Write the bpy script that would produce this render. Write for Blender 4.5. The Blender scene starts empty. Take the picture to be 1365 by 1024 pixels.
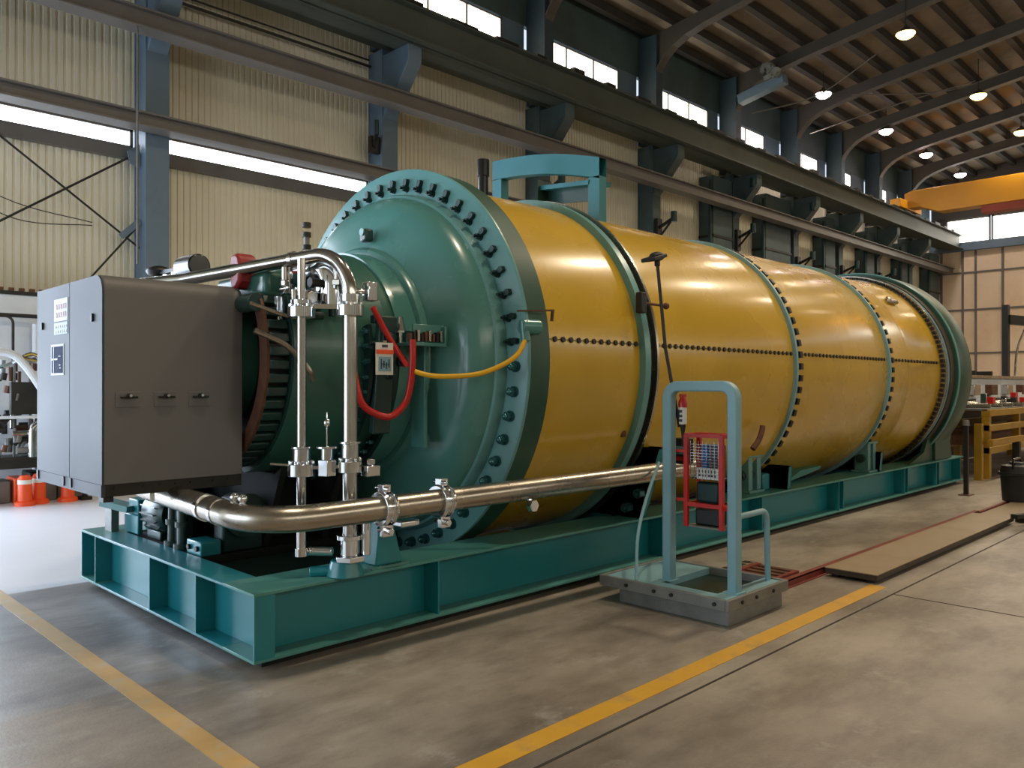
import bpy, bmesh, math, random
from mathutils import Vector, Matrix
random.seed(7)
PI = math.pi
SC = bpy.context.scene
COL = SC.collection
V = Vector

# ------------------------------------------------------------------ materials
def new_mat(name):
    m = bpy.data.materials.new(name); m.use_nodes = True
    return m, m.node_tree, m.node_tree.nodes['Principled BSDF']

def srgb(r, g, b):
    f = lambda c: (c / 255 / 12.92) if c / 255 <= 0.04045 else ((c / 255 + 0.055) / 1.055) ** 2.4
    return (f(r), f(g), f(b), 1)

def paint(name, rgb, rough=0.45, metal=0.0, var=0.12, scale=3.0, bump=0.0, bscale=40.0, coat=0.0, dirt=None, dirt_amt=0.0, dscale=1.2):
    m, nt, p = new_mat(name)
    N, L = nt.nodes, nt.links
    base = srgb(*rgb)
    tc = N.new('ShaderNodeTexCoord')
    no = N.new('ShaderNodeTexNoise'); no.inputs['Scale'].default_value = scale; no.inputs['Detail'].default_value = 6
    L.new(tc.outputs['Object'], no.inputs['Vector'])
    mr = N.new('ShaderNodeMapRange'); mr.inputs[1].default_value = 0.3; mr.inputs[2].default_value = 0.7
    mr.inputs[3].default_value = 1 - var; mr.inputs[4].default_value = 1 + var
    L.new(no.outputs['Fac'], mr.inputs[0])
    mx = N.new('ShaderNodeMix'); mx.data_type = 'RGBA'; mx.blend_type = 'MULTIPLY'; mx.inputs[0].default_value = 1
    mx.inputs[6].default_value = base
    L.new(mr.outputs[0], mx.inputs[7])
    out = mx.outputs[2]
    if dirt:
        n2 = N.new('ShaderNodeTexNoise'); n2.inputs['Scale'].default_value = dscale; n2.inputs['Detail'].default_value = 8
        n2.inputs['Roughness'].default_value = 0.65
        L.new(tc.outputs['Object'], n2.inputs['Vector'])
        r2 = N.new('ShaderNodeMapRange'); r2.inputs[1].default_value = 0.5; r2.inputs[2].default_value = 0.72
        r2.inputs[3].default_value = 0; r2.inputs[4].default_value = dirt_amt
        L.new(n2.outputs['Fac'], r2.inputs[0])
        m2 = N.new('ShaderNodeMix'); m2.data_type = 'RGBA'; m2.inputs[7].default_value = srgb(*dirt)
        L.new(r2.outputs[0], m2.inputs[0]); L.new(out, m2.inputs[6]); out = m2.outputs[2]
    L.new(out, p.inputs['Base Color'])
    rr = N.new('ShaderNodeMapRange'); rr.inputs[3].default_value = max(0.03, rough - 0.08); rr.inputs[4].default_value = min(1, rough + 0.08)
    L.new(no.outputs['Fac'], rr.inputs[0]); L.new(rr.outputs[0], p.inputs['Roughness'])
    p.inputs['Metallic'].default_value = metal
    p.inputs['Coat Weight'].default_value = coat; p.inputs['Coat Roughness'].default_value = 0.12
    if bump:
        n3 = N.new('ShaderNodeTexNoise'); n3.inputs['Scale'].default_value = bscale; n3.inputs['Detail'].default_value = 3
        L.new(tc.outputs['Object'], n3.inputs['Vector'])
        b = N.new('ShaderNodeBump'); b.inputs['Strength'].default_value = bump; b.inputs['Distance'].default_value = 0.01
        L.new(n3.outputs['Fac'], b.inputs['Height']); L.new(b.outputs[0], p.inputs['Normal'])
    return m

def glow(name, rgb, strength):
    m, nt, p = new_mat(name)
    p.inputs['Base Color'].default_value = srgb(*rgb)
    p.inputs['Emission Color'].default_value = srgb(*rgb)
    p.inputs['Emission Strength'].default_value = strength
    no = nt.nodes.new('ShaderNodeTexNoise'); no.inputs['Scale'].default_value = 2
    mr = nt.nodes.new('ShaderNodeMapRange'); mr.inputs[3].default_value = 0.3; mr.inputs[4].default_value = 0.5
    nt.links.new(no.outputs['Fac'], mr.inputs[0]); nt.links.new(mr.outputs[0], p.inputs['Roughness'])
    return m

M = {}
M['yellow'] = paint('drum_yellow', (196, 158, 42), 0.27, var=0.07, scale=1.3, bump=0.04, bscale=6, coat=0.25, dirt=(150, 118, 44), dirt_amt=0.2, dscale=0.5)
M['teal'] = paint('teal_enamel', (78, 132, 126), 0.26, var=0.06, scale=1.5, coat=0.3, bump=0.03, bscale=5)
M['teal_light'] = paint('teal_light', (98, 148, 148), 0.3, var=0.06, scale=2)
M['teal_dark'] = paint('teal_dark', (30, 58, 54), 0.38, var=0.15, scale=3, coat=0.1)
M['neck_green'] = paint('neck_green', (48, 96, 84), 0.34, var=0.1, scale=2, coat=0.15)
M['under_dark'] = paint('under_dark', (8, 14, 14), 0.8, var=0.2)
M['green_cover'] = paint('green_cover', (36, 74, 60), 0.42, var=0.08)
M['skid'] = paint('skid_teal', (22, 122, 132), 0.36, var=0.08, scale=2, coat=0.15, dirt=(60, 110, 104), dirt_amt=0.3, dscale=2)
M['skid_top'] = paint('skid_flange', (74, 138, 132), 0.42, var=0.08, scale=2, dirt=(96, 120, 108), dirt_amt=0.35, dscale=2)
M['arch'] = paint('arch_teal', (38, 108, 116), 0.5, var=0.06)
M['rail_blue'] = paint('rail_blue', (124, 166, 178), 0.4, var=0.07, scale=4)
M['cabinet'] = paint('cabinet_grey', (104, 102, 102), 0.5, var=0.04, scale=1.5, bump=0.02, bscale=120)
M['cab_door'] = paint('cabinet_door', (52, 55, 66), 0.6, var=0.05, scale=1.2)
M['steel'] = paint('stainless', (196, 194, 190), 0.16, 1.0, var=0.06, scale=5)
M['steel_soft'] = paint('stainless_soft', (178, 170, 158), 0.27, 1.0, var=0.1, scale=4)
M['chrome'] = paint('chrome', (225, 228, 232), 0.08, 1.0, var=0.04, scale=8)
M['teal_nut'] = paint('nut_teal', (60, 110, 114), 0.2, 0.6, var=0.25, scale=30)
M['black'] = paint('black_rubber', (20, 20, 20), 0.5, var=0.2, scale=10)
M['black_gloss'] = paint('black_gloss', (14, 15, 17), 0.2, var=0.1)
M['dark'] = paint('dark_steel', (44, 42, 38), 0.5, 0.4, var=0.25, scale=6)
M['dark_green'] = paint('dark_green_iron', (26, 52, 50), 0.35, 0.3, var=0.25, scale=6)
M['brown'] = paint('rusty_brown', (96, 62, 44), 0.6, 0.2, var=0.3, scale=10)
M['red'] = paint('red_paint', (190, 34, 28), 0.35, var=0.12, scale=8)
M['dull_red'] = paint('dull_red', (150, 44, 44), 0.5, var=0.08)
M['red_rail'] = paint('red_rail', (118, 44, 34), 0.55, var=0.3, scale=6)
M['hose_yellow'] = paint('hose_yellow', (226, 170, 30), 0.4, var=0.06)
M['sticker_white'] = paint('sticker_white', (150, 152, 156), 0.5, var=0.04)
M['sticker_blue'] = paint('sticker_blue', (2, 30, 78), 0.85, var=0.05)
M['sticker_pale'] = paint('sticker_pale', (92, 116, 134), 0.5, var=0.05)
M['sticker_red'] = paint('sticker_red', (132, 40, 38), 0.5, var=0.05)
M['white'] = paint('white_label', (226, 224, 216), 0.5, var=0.04)
M['blue'] = paint('blue_label', (22, 84, 160), 0.4, var=0.05)
M['ink'] = paint('label_ink', (60, 64, 78), 0.6, var=0.1)
M['orange'] = paint('orange_plastic', (236, 84, 36), 0.4, var=0.1)
M['wall'] = paint('wall_cream', (214, 208, 188), 0.6, var=0.06, scale=0.5, dirt=(172, 156, 122), dirt_amt=0.45, dscale=0.35)
M['end_wall'] = paint('end_wall_plaster', (226, 204, 174), 0.75, var=0.08, scale=0.6, dirt=(170, 134, 92), dirt_amt=0.5, dscale=0.3)
M['column'] = paint('column_bluegrey', (92, 112, 128), 0.5, var=0.1, scale=1, dirt=(64, 66, 62), dirt_amt=0.4, dscale=1)
M['column_dark'] = paint('column_dark', (64, 82, 84), 0.55, var=0.15, scale=1, dirt=(48, 44, 38), dirt_amt=0.6, dscale=0.8)
M['post_blue'] = paint('post_blue', (52, 70, 80), 0.6, var=0.15, dirt=(48, 44, 38), dirt_amt=0.5, dscale=0.8)
M['girt'] = paint('girt_grey', (106, 102, 98), 0.5, var=0.1, scale=1, dirt=(84, 74, 64), dirt_amt=0.4)
M['runway'] = paint('runway_green_grey', (74, 82, 76), 0.55, var=0.12, scale=0.8, dirt=(54, 48, 38), dirt_amt=0.5, dscale=0.6)
M['rafter'] = paint('rafter_grey', (72, 68, 62), 0.6, var=0.12, scale=1)
M['roof'] = paint('roof_sheet', (140, 126, 108), 0.7, var=0.14, scale=0.8, dirt=(74, 62, 48), dirt_amt=0.6, dscale=0.5)
M['purlin'] = paint('purlin_dark', (40, 36, 32), 0.7, var=0.15, scale=1)
M['crane'] = paint('crane_yellow', (204, 142, 14), 0.45, var=0.06, scale=1)
M['crane_red'] = paint('crane_red', (150, 58, 34), 0.5, var=0.08)
M['grey_plate'] = paint('grey_plate', (120, 122, 118), 0.5, 0.2, var=0.15, scale=6, dirt=(90, 80, 66), dirt_amt=0.5, dscale=5)
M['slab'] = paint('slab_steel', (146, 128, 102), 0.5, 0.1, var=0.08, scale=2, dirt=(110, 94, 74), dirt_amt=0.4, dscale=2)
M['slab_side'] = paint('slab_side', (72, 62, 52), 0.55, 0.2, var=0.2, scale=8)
M['line'] = paint('line_yellow', (214, 162, 50), 0.5, var=0.12, scale=3, dirt=(150, 128, 88), dirt_amt=0.75, dscale=3)
M['line_worn'] = paint('line_worn', (188, 152, 92), 0.5, var=0.15, scale=3, dirt=(176, 164, 140), dirt_amt=0.85, dscale=5)
M['joint'] = paint('joint_dark', (52, 44, 36), 0.8, var=0.2, scale=5)
M['machine_white'] = paint('machine_white', (214, 220, 226), 0.45, var=0.05)
M['machine_yellow'] = paint('machine_yellow', (160, 122, 30), 0.45, var=0.18, scale=3)
M['glass_day'] = glow('daylight_pane', (240, 246, 255), 5.5)
M['glass_warm'] = glow('daylight_pane_warm', (255, 248, 232), 4.5)
M['glass_side'] = glow('daylight_side', (255, 246, 228), 1.1)  # glow of the added panes on the unseen right wall
M['lamp_warm'] = glow('lamp_warm', (255, 204, 112), 8)
M['lamp_pink'] = glow('lamp_pink', (255, 226, 236), 22)
M['lamp_shell'] = paint('lamp_shell', (70, 66, 60), 0.4, 0.5, var=0.1)

def floor_material():
    m, nt, p = new_mat('concrete_floor')
    N, L = nt.nodes, nt.links
    tc = N.new('ShaderNodeTexCoord')
    def noise(scale, detail=8, rough=0.6, stretch=None):
        n = N.new('ShaderNodeTexNoise'); n.inputs['Scale'].default_value = scale; n.inputs['Detail'].default_value = detail
        n.inputs['Roughness'].default_value = rough
        if stretch:
            mp = N.new('ShaderNodeMapping'); mp.inputs['Scale'].default_value = stretch
            L.new(tc.outputs['Object'], mp.inputs['Vector']); L.new(mp.outputs[0], n.inputs['Vector'])
        else:
            L.new(tc.outputs['Object'], n.inputs['Vector'])
        return n
    def ramp(src, stops):
        r = N.new('ShaderNodeValToRGB'); e = r.color_ramp.elements
        e[0].position, e[0].color = stops[0]; e[1].position, e[1].color = stops[-1]
        for s in stops[1:-1]:
            q = e.new(s[0]); q.color = s[1]
        L.new(src, r.inputs[0]); return r
    big = noise(0.55, 10, 0.62, (0.8, 1.2, 1))
    c1 = ramp(big.outputs['Fac'], [(0.3, srgb(108, 100, 92)), (0.5, srgb(150, 140, 128)), (0.68, srgb(176, 167, 153))])
    stain = noise(1.7, 10, 0.7, (0.7, 1.6, 1))
    c2 = ramp(stain.outputs['Fac'], [(0.45, (1, 1, 1, 1)), (0.62, (0.62, 0.6, 0.58, 1))])
    mx = N.new('ShaderNodeMix'); mx.data_type = 'RGBA'; mx.blend_type = 'MULTIPLY'; mx.inputs[0].default_value = 0.75
    L.new(c1.outputs[0], mx.inputs[6]); L.new(c2.outputs[0], mx.inputs[7])
    sc = noise(2.4, 12, 0.75, (1, 1, 1))
    c3 = ramp(sc.outputs['Fac'], [(0.56, (0, 0, 0, 1)), (0.68, (1, 1, 1, 1))])
    m2 = N.new('ShaderNodeMix'); m2.data_type = 'RGBA'; m2.inputs[7].default_value = srgb(178, 174, 166)
    mm = N.new('ShaderNodeMath'); mm.operation = 'MULTIPLY'; mm.inputs[1].default_value = 0.6
    L.new(c3.outputs[0], mm.inputs[0]); L.new(mm.outputs[0], m2.inputs[0]); L.new(mx.outputs[2], m2.inputs[6])
    # the bay nearest the drum is an older, darker pour than the aisle slab to the right of the joint
    sep = N.new('ShaderNodeSeparateXYZ'); L.new(tc.outputs['Object'], sep.inputs[0])
    lt = N.new('ShaderNodeMapRange'); lt.inputs[1].default_value = 2.38; lt.inputs[2].default_value = 2.46
    lt.inputs[3].default_value = 1.0; lt.inputs[4].default_value = 0.98
    L.new(sep.outputs['Y'], lt.inputs[0])
    fx = N.new('ShaderNodeMapRange'); fx.inputs[1].default_value = 5.0; fx.inputs[2].default_value = 8.0
    fx.inputs[3].default_value = 0.0; fx.inputs[4].default_value = 0.08
    L.new(sep.outputs['X'], fx.inputs[0])
    ad = N.new('ShaderNodeMath'); ad.operation = 'ADD'; L.new(lt.outputs[0], ad.inputs[0]); L.new(fx.outputs[0], ad.inputs[1])
    cl = N.new('ShaderNodeMath'); cl.operation = 'MINIMUM'; cl.inputs[1].default_value = 1.22; L.new(ad.outputs[0], cl.inputs[0])
    m3 = N.new('ShaderNodeMix'); m3.data_type = 'RGBA'; m3.blend_type = 'MULTIPLY'; m3.inputs[0].default_value = 1
    L.new(m2.outputs[2], m3.inputs[6]); L.new(cl.outputs[0], m3.inputs[7])
    # floor mixed to a pale tone beyond the skid
    fy = N.new('ShaderNodeMapRange'); fy.inputs[1].default_value = 7.38; fy.inputs[2].default_value = 7.42
    L.new(sep.outputs['Y'], fy.inputs[0])
    fxx = N.new('ShaderNodeMapRange'); fxx.inputs[1].default_value = 14.0; fxx.inputs[2].default_value = 10.0
    L.new(sep.outputs['X'], fxx.inputs[0])
    pr = N.new('ShaderNodeMath'); pr.operation = 'MULTIPLY'; L.new(fy.outputs[0], pr.inputs[0]); L.new(fxx.outputs[0], pr.inputs[1])
    # door reflection painted in as a bluish floor tint left of the skid end
    sy = N.new('ShaderNodeMapRange'); sy.inputs[1].default_value = 4.60; sy.inputs[2].default_value = 4.63
    L.new(sep.outputs['Y'], sy.inputs[0])
    sx = N.new('ShaderNodeMapRange'); sx.inputs[1].default_value = 2.4; sx.inputs[2].default_value = 2.3
    L.new(sep.outputs['X'], sx.inputs[0])
    sp = N.new('ShaderNodeMath'); sp.operation = 'MULTIPLY'; L.new(sy.outputs[0], sp.inputs[0]); L.new(sx.outputs[0], sp.inputs[1])
    m5 = N.new('ShaderNodeMix'); m5.data_type = 'RGBA'; m5.blend_type = 'MULTIPLY'; m5.inputs[7].default_value = (0.98, 1.08, 1.3, 1)
    L.new(sp.outputs[0], m5.inputs[0]); L.new(m3.outputs[2], m5.inputs[6]); m3 = m5
    m4 = N.new('ShaderNodeMix'); m4.data_type = 'RGBA'; m4.inputs[7].default_value = srgb(222, 224, 232)
    pq = N.new('ShaderNodeMath'); pq.operation = 'MULTIPLY'; pq.inputs[1].default_value = 0.9; L.new(pr.outputs[0], pq.inputs[0])
    L.new(pq.outputs[0], m4.inputs[0]); L.new(m3.outputs[2], m4.inputs[6])
    L.new(m4.outputs[2], p.inputs['Base Color'])
    rr = N.new('ShaderNodeMapRange'); rr.inputs[3].default_value = 0.24; rr.inputs[4].default_value = 0.5
    L.new(stain.outputs['Fac'], rr.inputs[0]); L.new(rr.outputs[0], p.inputs['Roughness'])
    fine = noise(60, 4)
    b = N.new('ShaderNodeBump'); b.inputs['Strength'].default_value = 0.12; b.inputs['Distance'].default_value = 0.01
    L.new(fine.outputs['Fac'], b.inputs['Height']); L.new(b.outputs[0], p.inputs['Normal'])
    return m
M['floor'] = floor_material()

# ------------------------------------------------------------------ mesh builder
class MB:
    def __init__(s): s.v = []; s.f = []
    def add(s, vs, fs):
        n = len(s.v); s.v += [tuple(v) for v in vs]; s.f += [tuple(i + n for i in f) for f in fs]; return s
    def box(s, x0, x1, y0, y1, z0, z1):
        x0, x1 = min(x0, x1), max(x0, x1); y0, y1 = min(y0, y1), max(y0, y1); z0, z1 = min(z0, z1), max(z0, z1)
        return s.add([(x0,y0,z0),(x1,y0,z0),(x1,y1,z0),(x0,y1,z0),(x0,y0,z1),(x1,y0,z1),(x1,y1,z1),(x0,y1,z1)],
                     [(0,3,2,1),(4,5,6,7),(0,1,5,4),(1,2,6,5),(2,3,7,6),(3,0,4,7)])
    def obox(s, c, size, rot):
        c = V(c); R = rot.to_3x3() if hasattr(rot, 'to_3x3') else rot
        hx, hy, hz = [q / 2 for q in size]
        vs = [c + R @ V(p) for p in [(-hx,-hy,-hz),(hx,-hy,-hz),(hx,hy,-hz),(-hx,hy,-hz),(-hx,-hy,hz),(hx,-hy,hz),(hx,hy,hz),(-hx,hy,hz)]]
        return s.add(vs, [(0,3,2,1),(4,5,6,7),(0,1,5,4),(1,2,6,5),(2,3,7,6),(3,0,4,7)])
    def bar(s, a, b, w, h, up=(0, 0, 1)):
        a, b = V(a), V(b); d = (b - a); l = d.length; x = d.normalized(); u = V(up)
        if abs(x.dot(u)) > 0.98: u = V((1, 0, 0))
        y = u.cross(x).normalized(); z = x.cross(y)
        return s.obox((a + b) / 2, (l, w, h), Matrix((x, y, z)).transposed())
    def tube(s, pts, r, n=20, caps=True, radii=None):
        pts = [V(p) for p in pts]; rings = []
        t = (pts[1] - pts[0]).normalized()
        ref = V((0, 0, 1)) if abs(t.z) < 0.9 else V((1, 0, 0))
        nrm = (ref - t * ref.dot(t)).normalized()
        base = len(s.v)
        for i, p in enumerate(pts):
            if i == 0: t = pts[1] - pts[0]
            elif i == len(pts) - 1: t = pts[-1] - pts[-2]
            else: t = (pts[i + 1] - p).normalized() + (p - pts[i - 1]).normalized()
            t = t.normalized(); nrm = (nrm - t * nrm.dot(t)).normalized(); bn = t.cross(nrm)
            rr = radii[i] if radii else r
            for k in range(n):
                a = 2 * PI * k / n
                s.v.append(tuple(p + nrm * math.cos(a) * rr + bn * math.sin(a) * rr))
        for i in range(len(pts) - 1):
            for k in range(n):
                a = base + i * n + k; b = base + i * n + (k + 1) % n
                s.f.append((a, b, b + n, a + n))
        if caps:
            s.f.append(tuple(base + k for k in range(n))[::-1])
            s.f.append(tuple(base + (len(pts) - 1) * n + k for k in range(n)))
        return s
    def cyl(s, a, b, r, n=24, r2=None): return s.tube([a, b], r, n, True, [r, r2 if r2 is not None else r])
    def lathe(s, prof, o, axis='x', n=128, a0=0.0, a1=2 * PI):
        # prof: (distance along axis, radius)
        full = abs(a1 - a0 - 2 * PI) < 1e-6
        base = len(s.v); m = n if full else n + 1
        for (t, r) in prof:
            for k in range(m):
                a = a0 + (a1 - a0) * k / n
                c, q = math.cos(a) * r, math.sin(a) * r
                s.v.append((o[0] + t, o[1] + c, o[2] + q) if axis == 'x' else ((o[0] + c, o[1] + t, o[2] + q) if axis == 'y' else (o[0] + c, o[1] + q, o[2] + t)))
        for i in range(len(prof) - 1):
            for k in range(n):
                a = base + i * m + k; b = base + i * m + (k + 1) % m
                s.f.append((a, a + m, b + m, b))
        return s
    def prism(s, poly, axis, a, b):
        # poly in the two other axes, extruded from a to b
        def P(p, t): return {'x': (t, p[0], p[1]), 'y': (p[0], t, p[1]), 'z': (p[0], p[1], t)}[axis]
        n = len(poly)
        vs = [P(p, a) for p in poly] + [P(p, b) for p in poly]
        fs = [tuple(range(n))[::-1], tuple(range(n, 2 * n))] + [(i, (i + 1) % n, (i + 1) % n + n, i + n) for i in range(n)]
        return s.add(vs, fs)
    def sphere(s, c, r, sc=(1, 1, 1), n=16):
        prof = [(-math.cos(PI * i / n) * r, max(1e-4, math.sin(PI * i / n) * r)) for i in range(n + 1)]
        k0 = len(s.v); s.lathe(prof, (0, 0, 0), 'z', n * 2)
        for i in range(k0, len(s.v)):
            v = s.v[i]; s.v[i] = (c[0] + v[0] * sc[0], c[1] + v[1] * sc[1], c[2] + v[2] * sc[2])
        return s

def arc_path(pts, rad, seg=8):
    """polyline with filleted corners"""
    pts = [V(p) for p in pts]; out = [pts[0]]
    for i in range(1, len(pts) - 1):
        p = pts[i]; d0 = (pts[i - 1] - p); d1 = (pts[i + 1] - p)
        ang = d0.angle(d1); t = min(rad / math.tan(ang / 2), d0.length * 0.49, d1.length * 0.49)
        a = p + d0.normalized() * t; b = p + d1.normalized() * t
        c = p + (d0.normalized() + d1.normalized()).normalized() * (t / math.cos(ang / 2))
        r = (a - c).length
        for k in range(seg + 1):
            f = k / seg
            q = (a - c).normalized().slerp((b - c).normalized(), f)
            out.append(c + q * r)
    out.append(pts[-1]); return out

def smooth_path(pts, seg=8):
    pts = [V(p) for p in pts]; P = [pts[0] * 2 - pts[1]] + pts + [pts[-1] * 2 - pts[-2]]; out = []
    for i in range(1, len(P) - 2):
        for k in range(seg):
            t = k / seg; a, b, c, d = P[i - 1], P[i], P[i + 1], P[i + 2]
            out.append(0.5 * ((2 * b) + (c - a) * t + (2 * a - 5 * b + 4 * c - d) * t * t + (3 * b - a - 3 * c + d) * t ** 3))
    out.append(pts[-1]); return out

def root_loc(parent):
    l = V((0, 0, 0)); q = parent
    while q is not None:
        l = l + q.location; q = q.parent
    return l

def obj(name, mb, mat, parent=None, bevel=0.0, sharp=35, loc=None, label=None):
    """links mb as ONE mesh; verts are given in world space and stored relative to the thing's base"""
    if parent is not None: off = root_loc(parent); own = V((0, 0, 0))
    else:
        if loc is None:
            xs = [v[0] for v in mb.v]; ys = [v[1] for v in mb.v]; zs = [v[2] for v in mb.v]
            loc = ((min(xs) + max(xs)) / 2, (min(ys) + max(ys)) / 2, min(zs))
        off = V(loc); own = V(loc)
    me = bpy.data.meshes.new(name)
    me.from_pydata([tuple(V(v) - off) for v in mb.v], [], mb.f)
    bm = bmesh.new(); bm.from_mesh(me); bmesh.ops.recalc_face_normals(bm, faces=bm.faces); bm.to_mesh(me); bm.free()
    me.materials.append(mat)
    for p in me.polygons: p.use_smooth = True
    me.set_sharp_from_angle(angle=math.radians(sharp))
    o = bpy.data.objects.new(name, me); COL.objects.link(o)
    o.location = own
    if parent is not None: o.parent = parent
    if bevel:
        b = o.modifiers.new('bevel', 'BEVEL'); b.width = bevel; b.segments = 2; b.limit_method = 'ANGLE'; b.angle_limit = math.radians(40)
    if label: o['label'] = label
    return o

def tag(o, label, cat, group=None):
    o['label'] = label; o['category'] = cat
    if group: o['group'] = group
    return o

def thing(name, label, cat, loc, group=None):
    o = bpy.data.objects.new(name, None); COL.objects.link(o); o.location = loc; o.empty_display_size = 0.2
    return tag(o, label, cat, group)

def struct(name, mb, mat, **k):
    o = obj(name, mb, mat, **k); o['kind'] = 'structure'; return o

def inst(src, parent, name=None, rot=None, loc=None):
    """a part sharing the mesh of src, placed by matrix"""
    o = src.copy(); COL.objects.link(o); o.parent = parent
    if loc is not None: o.location = loc
    if rot is not None: o.rotation_euler = rot
    return o

# ------------------------------------------------------------------ the hall
YW, XE, PITCH, X0 = 14.4, 45.5, 4.83, 5.42
COLX = [5.42, 10.25, 15.08, 19.9, 24.5, 28.9, 32.9, 36.9, 40.9]

fl = MB(); fl.box(-10, XE, -14, YW, -0.2, 0)
struct('floor', fl, M['floor'], loc=(0, 0, 0))

wl = MB()
DX = 2.75
def corrugated(mb, x0, x1, y, z0, z1, pitch=0.115, depth=0.022):
    pr = []; x = x0
    while x < x1:
        pr += [(x, y), (x + pitch * 0.52, y), (x + pitch * 0.64, y + depth), (x + pitch * 0.9, y + depth)]; x += pitch
    pr.append((x1, y))
    n = len(pr)
    mb.add([(a, b, z0) for a, b in pr] + [(a, b, z1) for a, b in pr], [(i, i + 1, i + 1 + n, i + n) for i in range(n - 1)])
    mb.box(x0, x1, y + 0.05, y + 0.2, z0, z1)
corrugated(wl, DX, XE, YW, 0, 5.72)
corrugated(wl, -4, XE, YW, 6.08, 9.75)
struct('wall_left', wl, M['wall'], loc=(0, YW, 0))
df = MB(); df.box(DX - 0.12, DX, YW - 0.1, YW + 0.2, 0, 5.5); df.box(-3.2, -3.08, YW - 0.1, YW + 0.2, 0, 5.5); df.box(-3.2, DX, YW - 0.1, YW + 0.2, 5.38, 5.72)
struct('door_1', df, M['column'])  # out-of-view doorway, added to hold the extra side light
wn2 = MB(); wn2.box(-4, -3.2, YW, YW + 0.2, 0, 5.72); struct('wall_left_pier', wn2, M['wall'])
tw = MB(); tw.box(-4, XE, YW, YW + 0.15, 10.9, 12.9)
struct('wall_left_upper', tw, M['column_dark'], loc=(0, YW, 10.9))

ew = MB(); ew.box(XE, XE + 0.2, -14, YW, 0, 8.9)
struct('wall_end', ew, M['end_wall'], loc=(XE, 0, 0))
ew2 = MB(); ew2.box(XE, XE + 0.2, -14, YW, 10.25, 15)
struct('wall_end_upper', ew2, M['rafter'], loc=(XE, 0, 10.25))
k = 0
for y in [13.9, 12.9, 12.3, 11.1, 9.0, 7.0, 5.0]:
    b = MB(); b.box(XE - 0.06, XE, y - 0.05, y + 0.05, 0, 8.7); struct('trim_batten', b, M['girt'])
for z in [7.45, 5.55, 3.35, 1.5]:
    b = MB(); b.box(XE - 0.05, XE, -14, YW, z - 0.04, z + 0.04); struct('trim_batten', b, M['girt'])
b = MB(); b.box(XE - 0.3, XE, -14, YW, 8.55, 8.95); struct('trim_sill_end', b, M['column'])

wr = MB(); wr.box(-10, XE, -14.2, -14, 0, 6.0); wr.box(-10, XE, -14.2, -14, 8.4, 12.6)
struct('wall_right', wr, M['wall'], loc=(0, -14, 0))
for i in range(8):
    a = -9 + i * 6.6
    g = MB(); g.box(a, a + 5.8, -14.1, -14.05, 6.02, 8.38); w = struct('window_right_%d' % (i + 1), g, M['glass_side'])  # glowing panes added on the unseen wall for reflections
    for j in range(1, 4):
        q = MB(); q.box(a + j * 1.45 - 0.04, a + j * 1.45 + 0.04, -14.05, -14.0, 6.0, 8.4); obj('mullion', q, M['girt'], w)
    q = MB(); q.box(a + 5.8, a + 6.6, -14.15, -13.9, 0, 12.6); struct('trim_pier', q, M['column_dark'])
wk = MB(); wk.box(-10.2, -10, -14, 3.5, 0, 15); wk.box(-10.2, -10, 3.5, YW, 5.6, 15)
struct('wall_back', wk, M['wall'], loc=(-10, 0, 0))
wl2 = MB(); wl2.box(-10, -4, YW, YW + 0.2, 0, 15); struct('wall_left_near', wl2, M['wall'], loc=(-7, YW, 0))

# slit window that runs along the left wall below the lower rail
def window(name, x0, x1, z0, z1, glass, y=YW + 0.03, mull=1.6):
    f = MB()
    f.box(x0, x1, y - 0.03, y + 0.05, z0, z0 + 0.04); f.box(x0, x1, y - 0.03, y + 0.05, z1 - 0.04, z1)
    f.box(x0, x0 + 0.05, y - 0.03, y + 0.05, z0, z1); f.box(x1 - 0.05, x1, y - 0.03, y + 0.05, z0, z1)
    w = struct(name, f, M['girt'])
    g = MB(); g.box(x0 + 0.02, x1 - 0.02, y, y + 0.02, z0 + 0.02, z1 - 0.02)
    obj('pane', g, glass, w)
    n = int((x1 - x0) / mull)
    for i in range(1, n):
        m_ = MB(); xx = x0 + (x1 - x0) * i / n; m_.box(xx - 0.025, xx + 0.025, y - 0.04, y - 0.002, z0, z1); obj('mullion', m_, M['girt'], w)
    return w
wn = 1
for (a, b_) in [(-4, 5.2), (5.64, 10.05), (10.45, 14.9)]:
    window('window_%d' % wn, a, b_, 5.74, 6.06, M['glass_day'], mull=50); wn += 1
for i, cx in enumerate([X0 - PITCH] + COLX):
    lit = [1, 1, 0.82, 0.8, 0.85, 0.7, 0.8, 0.6, 0.62, 0.5][i]
    a = cx + 0.25; e = ([*COLX, XE][i]) - 0.25
    mid = a + (e - a) * lit
    window('window_%d' % wn, a, mid, 9.8, 10.85, M['glass_warm'], mull=1.15); wn += 1
    if mid < e - 0.3:
        d = MB(); d.box(mid, e, YW, YW + 0.1, 9.75, 10.9); struct('trim_panel', d, M['column'])
for i in range(6):
    y1 = 13.7 - i * 2.1
    f = MB(); f.box(XE + 0.02, XE + 0.08, y1 - 2.05, y1, 8.95, 9.02); f.box(XE + 0.02, XE + 0.08, y1 - 2.05, y1, 10.15, 10.25)
    f.box(XE + 0.02, XE + 0.08, y1 - 2.05, y1 - 1.97, 8.95, 10.25); f.box(XE + 0.02, XE + 0.08, y1 - 0.08, y1, 8.95, 10.25)
    w = struct('window_%d' % wn, f, M['girt']); wn += 1
    g = MB(); g.box(XE + 0.04, XE + 0.06, y1 - 1.97, y1 - 0.08, 9.02, 10.15); obj('pane', g, M['glass_warm'], w)
b = MB(); b.box(XE, XE + 0.2, 13.7, YW, 8.9, 10.3); struct('trim_corner', b, M['rafter'])

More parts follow.
